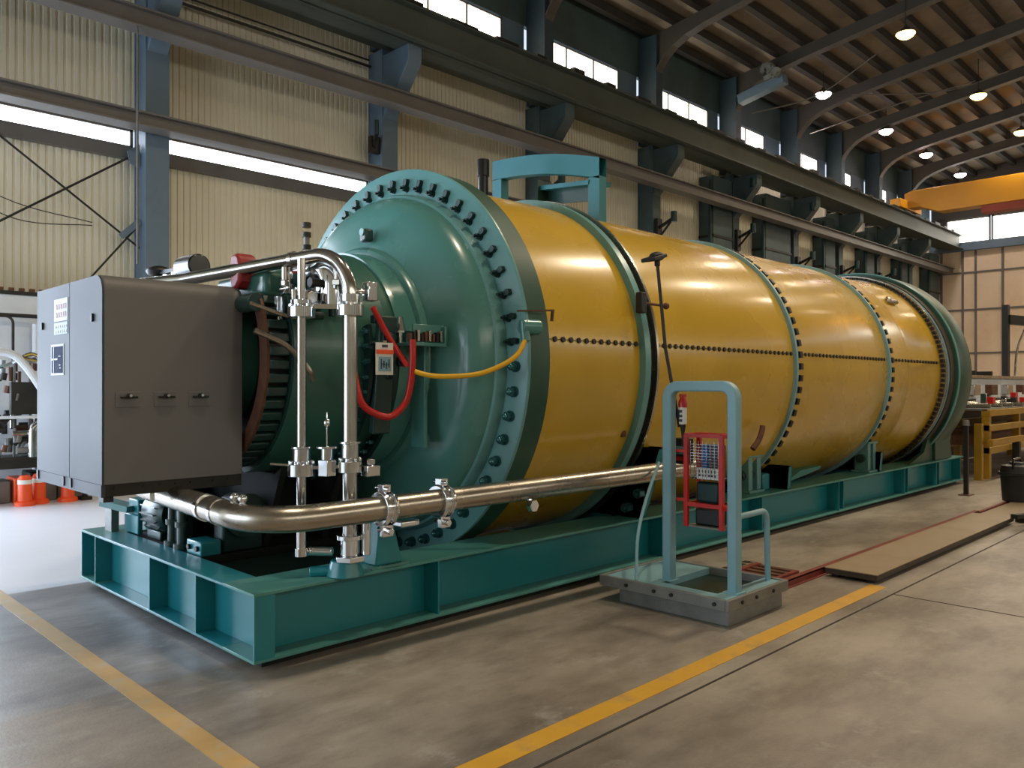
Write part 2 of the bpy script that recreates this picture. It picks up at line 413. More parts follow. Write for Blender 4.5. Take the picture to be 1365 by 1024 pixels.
# dark sill under the slit window and rubber strip
b = MB(); b.box(-4, 14.9, YW - 0.12, YW, 5.52, 5.72); struct('trim_window_sill', b, M['girt'])

# roof
def roof_z(y): return 12.25 + (YW - abs(y)) * 0.14
rf = MB()
rf.add([(-10, YW + 0.3, roof_z(YW)), (XE, YW + 0.3, roof_z(YW)), (XE, 0, roof_z(0)), (-10, 0, roof_z(0)), (XE, -14, roof_z(14)), (-10, -14, roof_z(14))],
       [(0, 1, 2, 3), (3, 2, 4, 5)])
k0 = len(rf.v)
rf.add([(v[0], v[1], v[2] + 0.12) for v in rf.v[:6]], [(0, 1, 2, 3), (3, 2, 4, 5)])
ceil = struct('ceiling', rf, M['roof'], loc=(0, 0, 12))
y = YW - 0.35
while y > 0.3:
    b = MB(); z = roof_z(y); b.box(-4, XE, y - 0.1, y + 0.1, z - 0.26, z - 0.02); obj('purlin', b, M['purlin'], ceil); y -= 0.86

# rafters with curved haunches
for i, cx in enumerate(COLX):
    o = MB(); pts_lo = []; pts_hi = []
    ys = [13.9, 13.7, 13.5, 13.2, 12.8, 12.2, 11.0, 8.0, 4.0, 0.0]
    extra = [1.0, 0.62, 0.4, 0.22, 0.1, 0.03, 0.0, 0.0, 0.0, 0.0]
    poly = [(yy, roof_z(yy) - 0.27) for yy in ys] + [(yy, roof_z(yy) - 0.64 - e) for yy, e in list(zip(ys, extra))[::-1]]
    o.prism(poly, 'x', cx - 0.04, cx + 0.04)
    for kk in range(len(ys) - 1):
        a = (cx, ys[kk], roof_z(ys[kk]) - 0.66 - extra[kk]); b2 = (cx, ys[kk + 1], roof_z(ys[kk + 1]) - 0.66 - extra[kk + 1])
        o.bar(a, b2, 0.3, 0.04)
    r = obj('roof_rafter', o, M['rafter'], sharp=40)
    names = ['first', 'second', 'third', 'fourth', 'fifth', 'sixth', 'seventh', 'eighth', 'ninth']
    tag(r, 'dark steel roof rafter above the %s wall column from the left' % names[i], 'roof beam', 'steel roof rafters')

# columns
def column(i, cx):
    mat = M['column'] if i < 2 else M['column_dark']
    deep = 0.5 if i < 3 else 0.55
    t = thing('steel_column', '%s steel wall column from the left, %s' % (names[i], ['blue-grey, behind the grey cabinet', 'teal-grey, behind the big bolted flange', 'dark, behind the teal arch frame', 'dark, right of the teal arch frame', 'dark, above the middle of the yellow drum', 'dark, above the far half of the yellow drum', 'dark, above the far end of the drum', 'dark, next to last before the far corner', 'dark, nearest the far corner'][i]), 'column', (cx, YW - deep / 2, 0), 'steel wall columns')
    s = MB(); y0, y1 = YW - deep, YW - 0.005
    s.box(cx - 0.2, cx + 0.2, y0, y0 + 0.03, 0, 8.75); s.box(cx - 0.2, cx + 0.2, y1 - 0.03, y1, 0, 8.75)
    s.box(cx - 0.19, cx - 0.165, y0 + 0.03, y1 - 0.03, 0, 8.75)
    obj('shaft', s, mat, t, bevel=0.004)
    c = MB()
    c.prism([(y0, 7.3), (y0 - 0.12, 7.45), (y0 - 0.75, 8.15), (y0 - 0.85, 8.3), (y0 - 0.85, 8.62), (y0 + 0.02, 8.62), (y0 + 0.02, 7.3)], 'x', cx - 0.17, cx + 0.17)
    obj('corbel', c, mat, t, bevel=0.01)
    u = MB(); u.box(cx - 0.17, cx + 0.17, YW - 0.65, YW - 0.01, 8.84, 12.0); obj('upper_post', u, M['post_blue'], t, bevel=0.004)
    b = MB(); b.box(cx - 0.3, cx + 0.3, y0 - 0.1, y1, 0, 0.04); obj('base_plate', b, mat, t)
for i, cx in enumerate(COLX): column(i, cx)

# crane runway beam, stands on the corbels
rb = MB(); yb = 12.98
rb.box(-4, XE - 0.3, yb - 0.02, yb + 0.02, 8.62, 9.3)
rb.box(-4, XE - 0.3, yb - 0.2, yb + 0.5, 8.62, 8.66); rb.box(-4, XE - 0.3, yb - 0.2, yb + 0.2, 9.28, 9.32)
t = thing('crane_runway_beam', 'long dark grey-green crane runway girder on the wall corbels', 'beam', (20, yb, 8.62))
obj('girder', rb, M['runway'], t, bevel=0.005)
r = MB(); r.box(-4, XE - 0.4, yb - 0.04, yb + 0.04, 9.32, 9.42); obj('rail', r, M['brown'], t)
s = MB(); s.box(-4, XE - 0.3, yb + 0.2, YW - 0.36, 8.78, 8.82); obj('walkway_plate', s, M['runway'], t)
for i in range(36):
    xx = -2 + i * 1.3
    w_ = MB(); w_.box(xx, xx + 0.25 + random.random() * 0.5, yb - 0.22, yb + 0.1, 9.3, 9.34 + random.random() * 0.08); obj('rail_clip', w_, M['dark'], t)

# wall rails (channels)
def wall_rail(z0, z1, label, xe=XE):
    b = MB(); ya, yb_ = 13.6, 13.86
    if z0 > 7: ya, yb_ = 13.35, 13.6
    b.box(-4, xe, ya, ya + 0.02, z0 + 0.03, z1 - 0.03); b.box(-4, xe, ya - 0.1, yb_, z1 - 0.03, z1); b.box(-4, xe, ya - 0.1, yb_, z0, z0 + 0.03)
    t = tag(obj('wall_rail', b, M['girt'], bevel=0.004), label, 'rail')
wall_rail(5.9, 6.14, 'lower grey steel channel along the left wall, just above the bright slit window', 14.9)
wall_rail(7.4, 7.72, 'upper grey steel channel along the left wall, between slit window and crane runway', XE - 0.02)
b = MB(); b.tube([(-4, 14.25, 8.45), (10, 14.25, 8.45)], 0.03, 8); b.tube([(-4, 14.3, 8.6), (10, 14.3, 8.6)], 0.02, 8)
tag(obj('wall_conduit', b, M['dark']), 'pair of thin dark conduits high on the wall under the crane runway', 'pipe')
b = MB(); b.tube([(4.87, 13.3, 3.6), (4.87, 13.3, 7.3), (4.87, 13.34, 7.42)], 0.018, 8)
tag(obj('hanging_conduit', b, M['girt']), 'thin vertical conduit hanging beside the first column', 'pipe')

# bracing rods beside the first column
t = thing('cross_bracing', 'thin crossed bracing rods on the left wall beside the first column', 'bracing', (4, 14.2, 3))
for a, b_, r_ in [((5.2, 14.15, 5.62), (1.6, 14.2, 3.05), 0.018), ((1.8, 14.3, 6.5), (5.25, 14.2, 4.0), 0.018), ((5.2, 14.1, 4.4), (4.2, 14.2, 3.1), 0.016)]:
    m_ = MB(); m_.cyl(a, b_, r_, 8); obj('rod', m_, M['dark'], t)
m_ = MB(); m_.prism([(5.2, 5.35), (5.2, 5.75), (5.0, 5.6), (5.05, 5.4)], 'y', 14.1, 14.13); obj('gusset', m_, M['column'], t)
m_ = MB(); m_.bar((5.2, 14.1, 4.45), (4.9, 14.1, 4.15), 0.04, 0.1); obj('gusset', m_, M['column'], t)
for i, (zs) in enumerate([(4.9, 4.5, 4.35), (4.7, 4.25, 4.3)]):
    m_ = MB(); m_.tube(smooth_path([(2.4, 14.25, zs[0]), (3.4, 14.25, zs[1]), (4.5, 14.25, zs[2])], 8), 0.008, 6); tag(obj('loose_wire', m_, M['dark']), ['upper', 'lower'][i] + ' thin wire sagging across the left wall', 'wire')

# lamp bracket clutter on the columns
def column_fixture(x, y, z, label, s=1.0):
    t = thing('cable_bracket', label, 'bracket', (x, y, z), 'dark brackets fixed to the wall columns')
    a = MB(); a.bar((x, y, z), (x - 0.15, y - 0.7 * s, z + 0.22 * s), 0.06, 0.08); obj('arm', a, M['dark'], t)
    a = MB(); a.bar((x, y, z - 0.35 * s), (x - 0.15, y - 0.65 * s, z + 0.18 * s), 0.04, 0.05); obj('strut', a, M['dark'], t)
    a = MB(); a.box(x - 0.12, x + 0.12, y - 0.12, y, z - 0.4 * s, z + 0.3 * s); obj('mount', a, M['dark'], t, bevel=0.01)
    a = MB(); a.cyl((x - 0.15, y - 0.7 * s, z + 0.1), (x - 0.15, y - 0.7 * s, z + 0.4), 0.09 * s, 12); obj('insulator', a, M['dark_green'], t)
specs = [(2, 6.55), (3, 6.3), (4, 6.6), (4, 8.1), (5, 6.2), (5, 8.0), (6, 6.3), (7, 6.4)]
for ci, z in specs:
    deep = 0.5 if ci < 3 else 0.55
    column_fixture(COLX[ci], YW - deep, z, 'dark cable bracket on the %s column, %s the upper wall rail' % (names[ci], 'below' if z < 7.4 else 'above'), 1.0)
column_fixture(COLX[1] - 0.3, YW - 0.3, 6.75, 'small dark lamp bracket on the left edge of the second column', 0.5)

# blue-grey service cabinets and ducts that stand against the wall beside the far columns
def duct(cx, w, z1, ylab, label, mat='column_dark'):
    t = thing('wall_duct', label, 'duct', (cx, YW - 0.45, 0))
    m_ = MB(); m_.box(cx - w / 2, cx + w / 2, YW - 0.55, YW - 0.02, 0, z1); obj('casing', m_, M[mat], t, bevel=0.02)
    for zz in [z1 - 0.8, z1 - 2.0, z1 - 3.2]:
        m_ = MB(); m_.box(cx - w / 2 - 0.03, cx + w / 2 + 0.03, YW - 0.58, YW - 0.02, zz, zz + 0.08); obj('band', m_, M['dark'], t)
    m_ = MB(); m_.cyl((cx - w / 2 - 0.1, YW - 0.5, 0), (cx - w / 2 - 0.1, YW - 0.5, z1 - 0.2), 0.06, 10); obj('pipe', m_, M['dark_green'], t)
duct(23.65, 1.2, 8.5, 0, 'wide blue-grey duct left of the fifth column')
duct(27.5, 1.9, 8.5, 0, 'widest dark duct with pipe left of the sixth column')
duct(31.9, 0.9, 8.4, 0, 'dark duct left of the seventh column')
duct(36.0, 0.8, 8.4, 0, 'dark duct left of the eighth column')
duct(40.1, 0.7, 8.4, 0, 'dark duct left of the ninth column')
duct(44.3, 1.3, 8.4, 0, 'dark duct in the far corner of the hall')
# red reel and pipes
t = thing('hose_reel', 'small red reel on a wall stand above the middle of the drum', 'reel', (26.2, 13.2, 0))
m_ = MB(); m_.cyl((26.2, 13.2, 0), (26.2, 13.2, 5.4), 0.05, 10); obj('post', m_, M['dark'], t)
m_ = MB(); m_.lathe([(-0.1, 0.36), (-0.1, 0.42), (0.1, 0.42), (0.1, 0.36), (-0.1, 0.36)], (26.2, 13.05, 5.5), 'y', 32); obj('rim', m_, M['brown'], t)
m_ = MB(); m_.lathe([(-0.06, 0.01), (-0.06, 0.25), (0.06, 0.25), (0.06, 0.01)], (26.2, 13.05, 5.5), 'y', 32); obj('drum', m_, M['red'], t)

# overhead cable box on the rafter
t = thing('cable_trolley', 'cluttered cable trolley hanging under the roof over the fifth column', 'trolley', (24.3, 12.6, 11.2))
m_ = MB(); m_.bar((24.3, 13.6, 11.15), (24.3, 12.0, 11.45), 0.35, 0.3); obj('beam', m_, M['column'], t, bevel=0.01)
m_ = MB()
for i in range(14):
    m_.obox((24.2 + random.uniform(-.25, .25), 12.4 + random.uniform(-.3, .3), 11.75 + random.uniform(-.2, .2)), (0.2, 0.15, 0.22), Matrix.Rotation(random.random() * 3, 3, 'X'))
obj('cable_bundle', m_, M['grey_plate'], t)

# long loose cables under the roof
for i, pts in enumerate([[(24, 13.0, 10.5), (25.5, 11.5, 11.1), (26, 9.8, 12.1)], [(28, 12.9, 10.7), (29.5, 10.8, 11.5), (31, 8.4, 12.2)], [(28.5, 11.6, 11.9), (31, 9.4, 12.1), (32, 7.6, 12.6)]]):
    m_ = MB(); m_.tube(smooth_path(pts, 8), 0.022, 6)
    tag(obj('overhead_cable', m_, M['girt']), ['cable sagging below the roof from the fifth column', 'cable sagging below the roof from the sixth column', 'highest cable strung across the far roof'][i], 'cable')

# high bay lamps
def high_bay(x, y, z, kind, label, group, power):
    t = thing('high_bay_lamp', label, 'lamp', (x, y, z), group)
    m_ = MB(); m_.lathe([(0.0, 0.26), (0.04, 0.24), (0.14, 0.12), (0.16, 0.06), (0.22, 0.06), (0.22, 0.001)], (x, y, z), 'z', 24); obj('shade', m_, M['lamp_shell'], t)
    m_ = MB(); m_.lathe([(-0.13, 0.001), (-0.12, 0.12), (-0.07, 0.2), (0.0, 0.26), (0.03, 0.25), (0.03, 0.001)], (x, y, z - 0.02), 'z', 24); obj('lens', m_, M['lamp_warm' if kind else 'lamp_pink'], t)
    m_ = MB(); m_.cyl((x, y, z + 0.2), (x, y, roof_z(y) - 0.02), 0.012, 8); obj('stem', m_, M['dark'], t)
    ld = bpy.data.lights.new('lamp_light', 'SPOT'); ld.energy = power; ld.spot_size = math.radians(150); ld.spot_blend = 0.6; ld.color = (1, 0.84, 0.62) if kind else (1, 0.86, 0.78); ld.shadow_soft_size = 0.3
    lo = bpy.data.objects.new('lamp_light', ld); COL.objects.link(lo); lo.location = (0, 0, -0.28); lo.parent = t
    return t
for i, x in enumerate([27.3, 33.0, 37.6, 42.3]):
    high_bay(x, 12.1, 11.75, 0, ['nearest', 'second', 'third', 'farthest'][i] + ' of the small pinkish lamps in the row over the left wall', 'pinkish roof lamps near the wall', 260)
for i, (x, y, z) in enumerate([(24.4, 8.4, 11.8), (31.4, 8.4, 11.8), (37.1, 8.4, 11.8)]):
    high_bay(x, y, z, 1, ['nearest and largest', 'middle', 'farthest'][i] + ' of the three glowing amber roof lamps', 'amber roof lamps', 500)
for x in (3, 9.5, 16, 22.5, 29, 36, 42):  # out of view; the farthest two added to brighten the end wall
    high_bay(x, 2.6, 11.8, 1, 'amber roof lamp over the aisle in front of the drum', 'amber roof lamps over the front aisle', 850)

# bridge crane
t = thing('bridge_crane', 'yellow overhead bridge crane girder with red strip at the far end', 'crane', (37.7, 5, 9.3))
m_ = MB(); m_.prism([(12.9, 9.46), (12.9, 10.1), (12.6, 10.2), (-13, 10.3), (-13, 9.15), (11.5, 9.15), (12.3, 9.46)], 'x', 37.3, 38.0); obj('girder', m_, M['crane'], t, bevel=0.01)
m_ = MB(); m_.box(37.35, 37.95, -13, 9.9, 8.85, 9.14); obj('lower_strip', m_, M['crane_red'], t)
m_ = MB(); m_.box(36.4, 39.0, 12.75, 13.2, 9.42, 9.78); obj('end_carriage', m_, M['crane'], t, bevel=0.02)

# ------------------------------------------------------------------ floor marks
b = MB(); b.box(1.60, 6.9, 2.53, 2.66, 0, 0.003); o = tag(obj('floor_line', b, M['line']), 'yellow painted floor line running along the front of the drum', 'floor marking')
b = MB(); b.box(1.60, 1.71, 2.66, 13.0, 0, 0.003); tag(obj('floor_line', b, M['line_worn']), 'worn tan painted floor line crossing the lower left, in front of the skid', 'floor marking')
b = MB(); b.box(-8, 40, 2.405, 2.42, 0, 0.002); struct('trim_floor_joint', b, M['joint'])
b = MB(); b.box(6.7, 6.715, -10, 2.40, 0, 0.002); struct('trim_floor_joint', b, M['joint'])

# ------------------------------------------------------------------ skid frame
ZB, ZT, FX0, FX1, FY0, FY1 = 0.06, 0.465, 2.23, 15.3, 4.32, 7.32
t = skid = thing('skid_frame', 'long teal welded I-beam skid frame carrying the yellow drum', 'frame', (8.7, 5.8, 0))
def ibeam_x(y_out, side, name):
    # side +1: flange extends towards +Y from y_out
    y_in = y_out + side * 0.4; yw = y_out + side * 0.16
    m_ = MB(); m_.box(FX0, FX1, y_out, y_in, ZT - 0.018, ZT); obj('top_flange', m_, M['skid_top'], t, bevel=0.002)
    m_ = MB(); m_.box(FX0, FX1, y_out, y_in, ZB, ZB + 0.018); obj('bottom_flange', m_, M['skid_top'], t, bevel=0.002)
    m_ = MB(); m_.box(FX0 + 0.1, FX1 - 0.1, y_out + side * 0.1, y_out + side * 0.2, 0, ZB); obj('shim_strip', m_, M['under_dark'], t)  # black strip painting in the shade of the gap under the beam
    m_ = MB()
    m_.box(FX0 + 0.145, FX1 - 0.145, yw, yw + side * 0.014, ZB + 0.018, ZT - 0.018)
    return obj(name, m_, M['skid'], t, bevel=0.002)
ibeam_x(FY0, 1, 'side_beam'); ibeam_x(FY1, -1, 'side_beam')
for x, sd in ((FX0, 1), (FX1, -1)):
    m_ = MB(); m_.box(x, x + sd * 0.22, FY0 + 0.4, FY1 - 0.4, ZT - 0.018, ZT); m_.box(x, x + sd * 0.22, FY0 + 0.4, FY1 - 0.4, ZB, ZB + 0.018)
    m_.box(x + sd * 0.13, x + sd * 0.144, FY0 + 0.02, FY1 - 0.02, ZB + 0.018, ZT - 0.018)
    obj('end_beam', m_, M['skid'], t, bevel=0.002)
for y in (FY0 + 0.0, 5.1, 5.86, 6.98, FY1 - 0.012):
    m_ = MB(); m_.box(FX0 + 0.002, FX0 + 0.13, y, y + 0.012, ZB + 0.018, ZT - 0.018); obj('stiffener', m_, M['skid'], t)
for x in (3.6, 6.3, 8.2, 10.2, 12.5, 13.9):
    m_ = MB(); m_.box(x, x + 0.014, FY0 + 0.005, FY0 + 0.16, ZB + 0.018, ZT - 0.018); obj('stiffener', m_, M['skid'], t)
    if x > 9:
        m_ = MB(); m_.box(x + 0.2, x + 0.214, FY0 + 0.03, FY0 + 0.16, ZB + 0.018, ZT - 0.018); obj('stiffener', m_, M['skid'], t)
for x in (5.0, 8.0, 11.0, 13.5):
    m_ = MB(); m_.box(x, x + 0.2, FY0 + 0.176, FY1 - 0.176, ZB, ZB + 0.12); obj('cross_member', m_, M['teal_dark'], t)
for x in (3.2, 6.6, 10.4, 14.6):
    for y in (FY0 + 0.12, FY1 - 0.28):
        m_ = MB(); m_.box(x, x + 0.3, y, y + 0.16, 0, ZB); obj('foot_pad', m_, M['dark'], t)
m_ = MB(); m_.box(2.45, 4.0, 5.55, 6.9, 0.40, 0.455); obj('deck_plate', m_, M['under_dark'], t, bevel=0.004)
for y in (5.6, 6.8):
    m_ = MB(); m_.box(2.46, 5.0, y, y + 0.07, 0.18, 0.40); obj('deck_support', m_, M['teal_dark'], t)
# saddles that carry the rings, and roller brackets
CY, CZ = 5.70, 1.86
def saddle(x, w, rad, ytop, zt, mat='skid'):
    n = 24; poly = []
    for k in range(n + 1):
        a = math.atan2(zt - CZ, -(CY - ytop)) ; a0 = a if a > 0 else a + 2 * PI
        a1 = 3 * PI - a0
        aa = a0 + (a1 - a0) * k / n
        poly.append((CY + math.cos(aa) * rad, CZ + math.sin(aa) * rad))
    poly = poly + [(2 * CY - ytop + 0.28, zt - 0.02), (7.25, 0.468), (4.36, 0.468), (ytop - 0.28, zt - 0.02)]
    m_ = MB(); m_.prism(poly, 'x', x, x + w); return m_
obj('saddle', saddle(5.98, 0.10, 1.70, 4.42, 1.12), M['skid'], t, bevel=0.004)
obj('saddle', saddle(8.86, 0.08, 1.68, 4.62, 0.75), M['skid'], t, bevel=0.004)
obj('saddle', saddle(11.62, 0.08, 1.68, 4.62, 0.75), M['skid'], t, bevel=0.004)
# clutter bolts of the first saddle
for k in range(9):
    a = math.radians(214 + k * 6.2); r_ = 1.80
    c = (5.97, CY + math.cos(a) * r_, CZ + math.sin(a) * r_)
    m_ = MB(); m_.cyl((c[0] - 0.07, c[1], c[2]), (c[0] + 0.01, c[1], c[2]), 0.045, 6); m_.cyl((c[0] - 0.1, c[1], c[2]), (c[0] - 0.07, c[1], c[2]), 0.02, 8)
    obj('saddle_bolt', m_, M['teal_nut'], t)
def roller_bracket(x, y):
    m_ = MB(); m_.box(x - 0.17, x + 0.17, y - 0.12, y + 0.14, 0.465, 0.495)
    m_.box(x - 0.14, x - 0.05, y - 0.09, y + 0.1, 0.495, 0.86); m_.box(x + 0.05, x + 0.14, y - 0.09, y + 0.1, 0.495, 0.86)
    m_.box(x - 0.17, x + 0.17, y - 0.11, y + 0.12, 0.86, 0.89)
    o = obj('roller_bracket', m_, M['teal_light'], t, bevel=0.006)
    m_ = MB(); m_.cyl((x - 0.2, y, 0.66), (x + 0.2, y, 0.66), 0.06, 16); obj('pin', m_, M['teal_dark'], o)
    m_ = MB(); m_.bar((x - 0.22, y - 0.02, 1.1), (x - 0.02, y + 0.02, 0.89), 0.09, 0.035); obj('guide', m_, M['teal_light'], o)
    m_ = MB(); m_.box(x + 0.17, x + 0.33, y - 0.1, y + 0.12, 0.468, 0.66); obj('block', m_, M['skid'], o, bevel=0.02)
roller_bracket(11.5, 4.5)
roller_bracket(8.35, 4.58)
m_ = MB(); m_.prism([(9.3, 0.47), (10.3, 0.58), (10.35, 0.62), (9.75, 0.60)], 'y', 4.62, 4.82); obj('loose_wedge', m_, M['skid_top'], t)

# ------------------------------------------------------------------ rotary drum
t = drum = thing('rotary_drum', 'huge horizontal yellow drum with bolted teal flange and domed teal head', 'drum', (9.2, CY, 0.21))
C0 = (0, CY, CZ)
m_ = MB(); m_.lathe([(4.40, 1.0), (4.40, 1.572), (5.2, 1.572), (12.05, 1.572), (12.12, 1.555), (12.3, 1.54), (12.9, 1.555), (13.7, 1.572), (13.9, 1.572), (13.9, 1.0)], C0, n=192)
obj('shell', m_, M['yellow'], t, sharp=50)
# front flange
m_ = MB(); m_.lathe([(4.236, 1.36), (4.236, 1.654), (4.45, 1.650), (4.45, 1.57)], C0, n=192)
obj('flange_collar', m_, M['green_cover'], t, sharp=30)
m_ = MB(); m_.lathe([(4.235, 1.37), (4.21, 1.37), (4.21, 1.646), (4.214, 1.654), (4.222, 1.658), (4.238, 1.658), (4.238, 1.63)], C0, n=192)
fl_ = obj('front_flange', m_, M['teal_light'], t, sharp=30)
# head
prof = [(4.24, 1.415), (4.19, 1.412), (4.13, 1.405), (4.06, 1.38), (4.00, 1.335), (3.96, 1.27), (3.94, 1.20), (3.915, 1.1), (3.89, 1.0), (3.87, 0.93), (3.865, 0.86)]
m_ = MB(); m_.lathe(prof, C0, n=192)
obj('domed_head', m_, M['teal'], t, sharp=60)
m_ = MB(); m_.lathe([(4.21, 1.44), (4.16, 1.435), (4.13, 1.42), (4.12, 1.40)], C0, n=192); obj('weld_lip', m_, M['teal_light'], t)
m_ = MB(); m_.lathe([(3.90, 0.955), (3.86, 0.955), (3.83, 0.935), (3.82, 0.90), (3.82, 0.86)], C0, n=128); obj('neck_ring', m_, M['teal'], t)
# flange studs
def stud(kind):
    m_ = MB()
    if kind == 0:      # dark clamp with nut
        m_.cyl((0, 0, 0), (-0.02, 0, 0), 0.038, 12); m_.cyl((-0.02, 0, 0), (-0.065, 0, 0), 0.03, 6); m_.cyl((-0.065, 0, 0), (-0.10, 0, 0), 0.015, 8)
        m_.prism([(-0.016, 0.015), (0.016, 0.015), (0.030, 0.075), (0.02, 0.10), (-0.02, 0.10), (-0.030, 0.075)], 'x', -0.045, 0)
    else:
        m_.cyl((0, 0, 0), (-0.018, 0, 0), 0.042, 16); m_.cyl((-0.018, 0, 0), (-0.058, 0, 0), 0.034, 6); m_.sphere((-0.058, 0, 0), 0.026, (1, 1, 1), 6)
    return m_
protos = {}
NB = 52
for k in range(NB):
    a = 2 * PI * (k + 0.3) / NB
    kind = 0 if math.sin(a) > 0.02 else 1
    nm = 'flange_clamp' if kind == 0 else 'flange_bolt'
    r_ = 1.535 if kind == 1 else 1.49
    loc = V((4.21, CY + math.cos(a) * r_, CZ + math.sin(a) * r_)) - drum.location
    if kind not in protos:
        m2_ = stud(kind); off = drum.location
        m2_.v = [tuple(V(v) * (0.8 if kind == 0 else 1) + off) for v in m2_.v]
        o = obj(nm, m2_, M['dark_green' if kind == 0 else 'teal_nut'], t); protos[kind] = o
        o.location = loc; o.rotation_euler = (a - PI / 2, 0, 0)
    else:
        inst(protos[kind], t, rot=(a - PI / 2, 0, 0), loc=loc)
# sight lug on the neck ring
m_ = MB(); m_.box(3.80, 3.88, 5.48, 5.58, 2.84, 2.95); obj('lifting_lug', m_, M['teal_dark'], t, bevel=0.02)
m_ = MB(); m_.cyl((3.79, 5.53, 2.92), (3.80, 5.53, 2.92), 0.03, 16); obj('lug_eye', m_, M['teal_light'], t)
# rings around the shell
def ring(x0, x1, r0, r1, mat, name='ring'):
    m_ = MB(); m_.lathe([(x0, r0), (x0, r1), (x1, r1), (x1, r0)], C0, n=192); return obj(name, m_, M[mat], t, sharp=30)
ring(5.68, 5.76, 1.5, 1.635, 'teal_light', 'support_ring')
ring(5.76, 5.83, 1.5, 1.60, 'black', 'ring_gasket')
ring(5.83, 5.86, 1.5, 1.65, 'steel_soft', 'ring_rim')
for x in (8.55, 11.30):
    ring(x, x + 0.04, 1.5, 1.612, 'rail_blue', 'girth_ring')
    ring(x + 0.04, x + 0.1, 1.5, 1.585, 'slab', 'girth_band')
tooth = None
def teeth(x, n, w, h, r_, a_from, a_to, mat='black'):
    global tooth
    seg = []
    for k in range(n):
        a = math.radians(a_from + (a_to - a_from) * k / n)
        key = (w, h)
        if key not in protos:
            m2_ = MB(); m2_.box(-w / 2, w / 2, -h / 2, h / 2, -0.02, 0.022); m2_.v = [tuple(V(v) + drum.location) for v in m2_.v]
            protos[key] = obj('girth_block', m2_, M[mat], t); o = protos[key]
        else: o = inst(protos[key], t)
        o.location = V((x, CY + math.cos(a) * r_, CZ + math.sin(a) * r_)) - drum.location; o.rotation_euler = (a - PI / 2, 0, 0)
teeth(8.67, 38, 0.06, 0.07, 1.592, 75, 255)
teeth(11.42, 38, 0.06, 0.07, 1.592, 75, 255)
# far end flange
ring(13.50, 13.56, 1.5, 1.64, 'steel_soft', 'end_flange')
ring(13.60, 13.66, 1.5, 1.64, 'rail_blue', 'end_flange')
ring(13.66, 13.87, 1.5, 1.66, 'slab_side', 'end_gasket')
teeth(13.47, 70, 0.03, 0.05, 1.60, 70, 260)
m_ = MB(); m_.lathe([(13.86, 1.4), (13.86, 1.70), (13.90, 1.725), (14.5, 1.72), (14.62, 1.66), (14.68, 1.5), (14.70, 0.5), (14.70, 0.01)], C0, n=192)
obj('end_cover', m_, M['green_cover'], t, sharp=40)
m_ = MB(); m_.lathe([(13.862, 1.70), (13.852, 1.715), (13.862, 1.73), (13.88, 1.73)], C0, n=192); obj('end_cover_rim', m_, M['teal_light'], t)
m_ = MB(); m_.prism([(4.36, 0.468), (4.36, 0.75), (4.30, 1.15), (4.6, 1.4), (6.8, 1.4), (7.1, 1.15), (7.04, 0.75), (7.04, 0.468)], 'x', 13.95, 14.7); obj('end_pedestal', m_, M['green_cover'], t, bevel=0.01)
m_ = MB(); m_.prism([(12.9, 0.468), (13.55, 0.62), (13.95, 1.1), (14.7, 1.1), (14.9, 0.468)], 'y', 4.40, 4.46); obj('end_gusset', m_, M['green_cover'], t)
m_ = MB(); m_.prism([(12.9, 0.468), (13.55, 0.62), (13.95, 1.1), (14.7, 1.1), (14.9, 0.468)], 'y', 6.94, 7.0); obj('end_gusset', m_, M['green_cover'], t)
# bolted seam along the shell
zz = 2.02; yy = CY - math.sqrt(1.572 ** 2 - (zz - CZ) ** 2); ang = math.atan2(zz - CZ, yy - CY)
def seam(x0, x1, step, name='seam_bolt'):
    x = x0
    while x < x1:
        if 'seam' not in protos:
            m2_ = MB(); m2_.cyl((0, 0, -0.006), (0, 0, 0.014), 0.022, 8); m2_.v = [tuple(V(v) + drum.location) for v in m2_.v]
            protos['seam'] = obj(name, m2_, M['black'], t); o = protos['seam']
        else: o = inst(protos['seam'], t)
        o.location = V((x, yy, zz)) - drum.location; o.rotation_euler = (ang - PI / 2, 0, 0)
        x += step
seam(4.5, 5.64, 0.094); seam(5.95, 8.5, 0.094); seam(8.75, 11.25, 0.094); seam(11.5, 13.4, 0.12)
m_ = MB(); m_.box(4.44, 13.48, yy - 0.003, yy + 0.01, zz - 0.0025, zz + 0.0025); obj('seam_line', m_, M['dark'], t)
# shell fittings
m_ = MB(); m_.obox((12.6, 4.58, 2.95), (0.16, 0.1, 0.1), Matrix.Rotation(0.6, 3, 'X')); m_.cyl((12.45, 4.56, 2.93), (12.75, 4.52, 2.93), 0.035, 12); obj('manhole_clip', m_, M['steel_soft'], t, bevel=0.02)
m_ = MB(); m_.box(5.59, 5.67, 4.045, 4.11, 2.28, 2.46); obj('ring_clip', m_, M['black'], t, bevel=0.01)
m_ = MB(); m_.cyl((5.67, 4.075, 2.37), (5.95, 4.04, 2.36), 0.012, 8); m_.sphere((5.93, 4.03, 2.36), 0.03, n=8); obj('clip_pin', m_, M['brown'], t)
m_ = MB(); m_.box(5.58, 5.64, 4.24, 4.31, 1.22, 1.29); obj('ring_clip', m_, M['brown'], t, bevel=0.01)
# dark bracket and junction at the flange
m_ = MB(); m_.bar((4.12, 4.06, 2.20), (4.43, 4.0, 2.22), 0.03, 0.012); m_.bar((4.425, 4.0, 2.225), (4.425, 4.01, 2.14), 0.015, 0.02); obj('flange_bracket', m_, M['brown'], t)
m_ = MB(); m_.cyl((4.15, 4.06, 2.09), (4.30, 4.02, 2.09), 0.055, 16); m_.cyl((4.17, 4.05, 2.14), (4.18, 4.04, 1.98), 0.036, 12); obj('junction_elbow', m_, M['teal'], t, bevel=0.008)

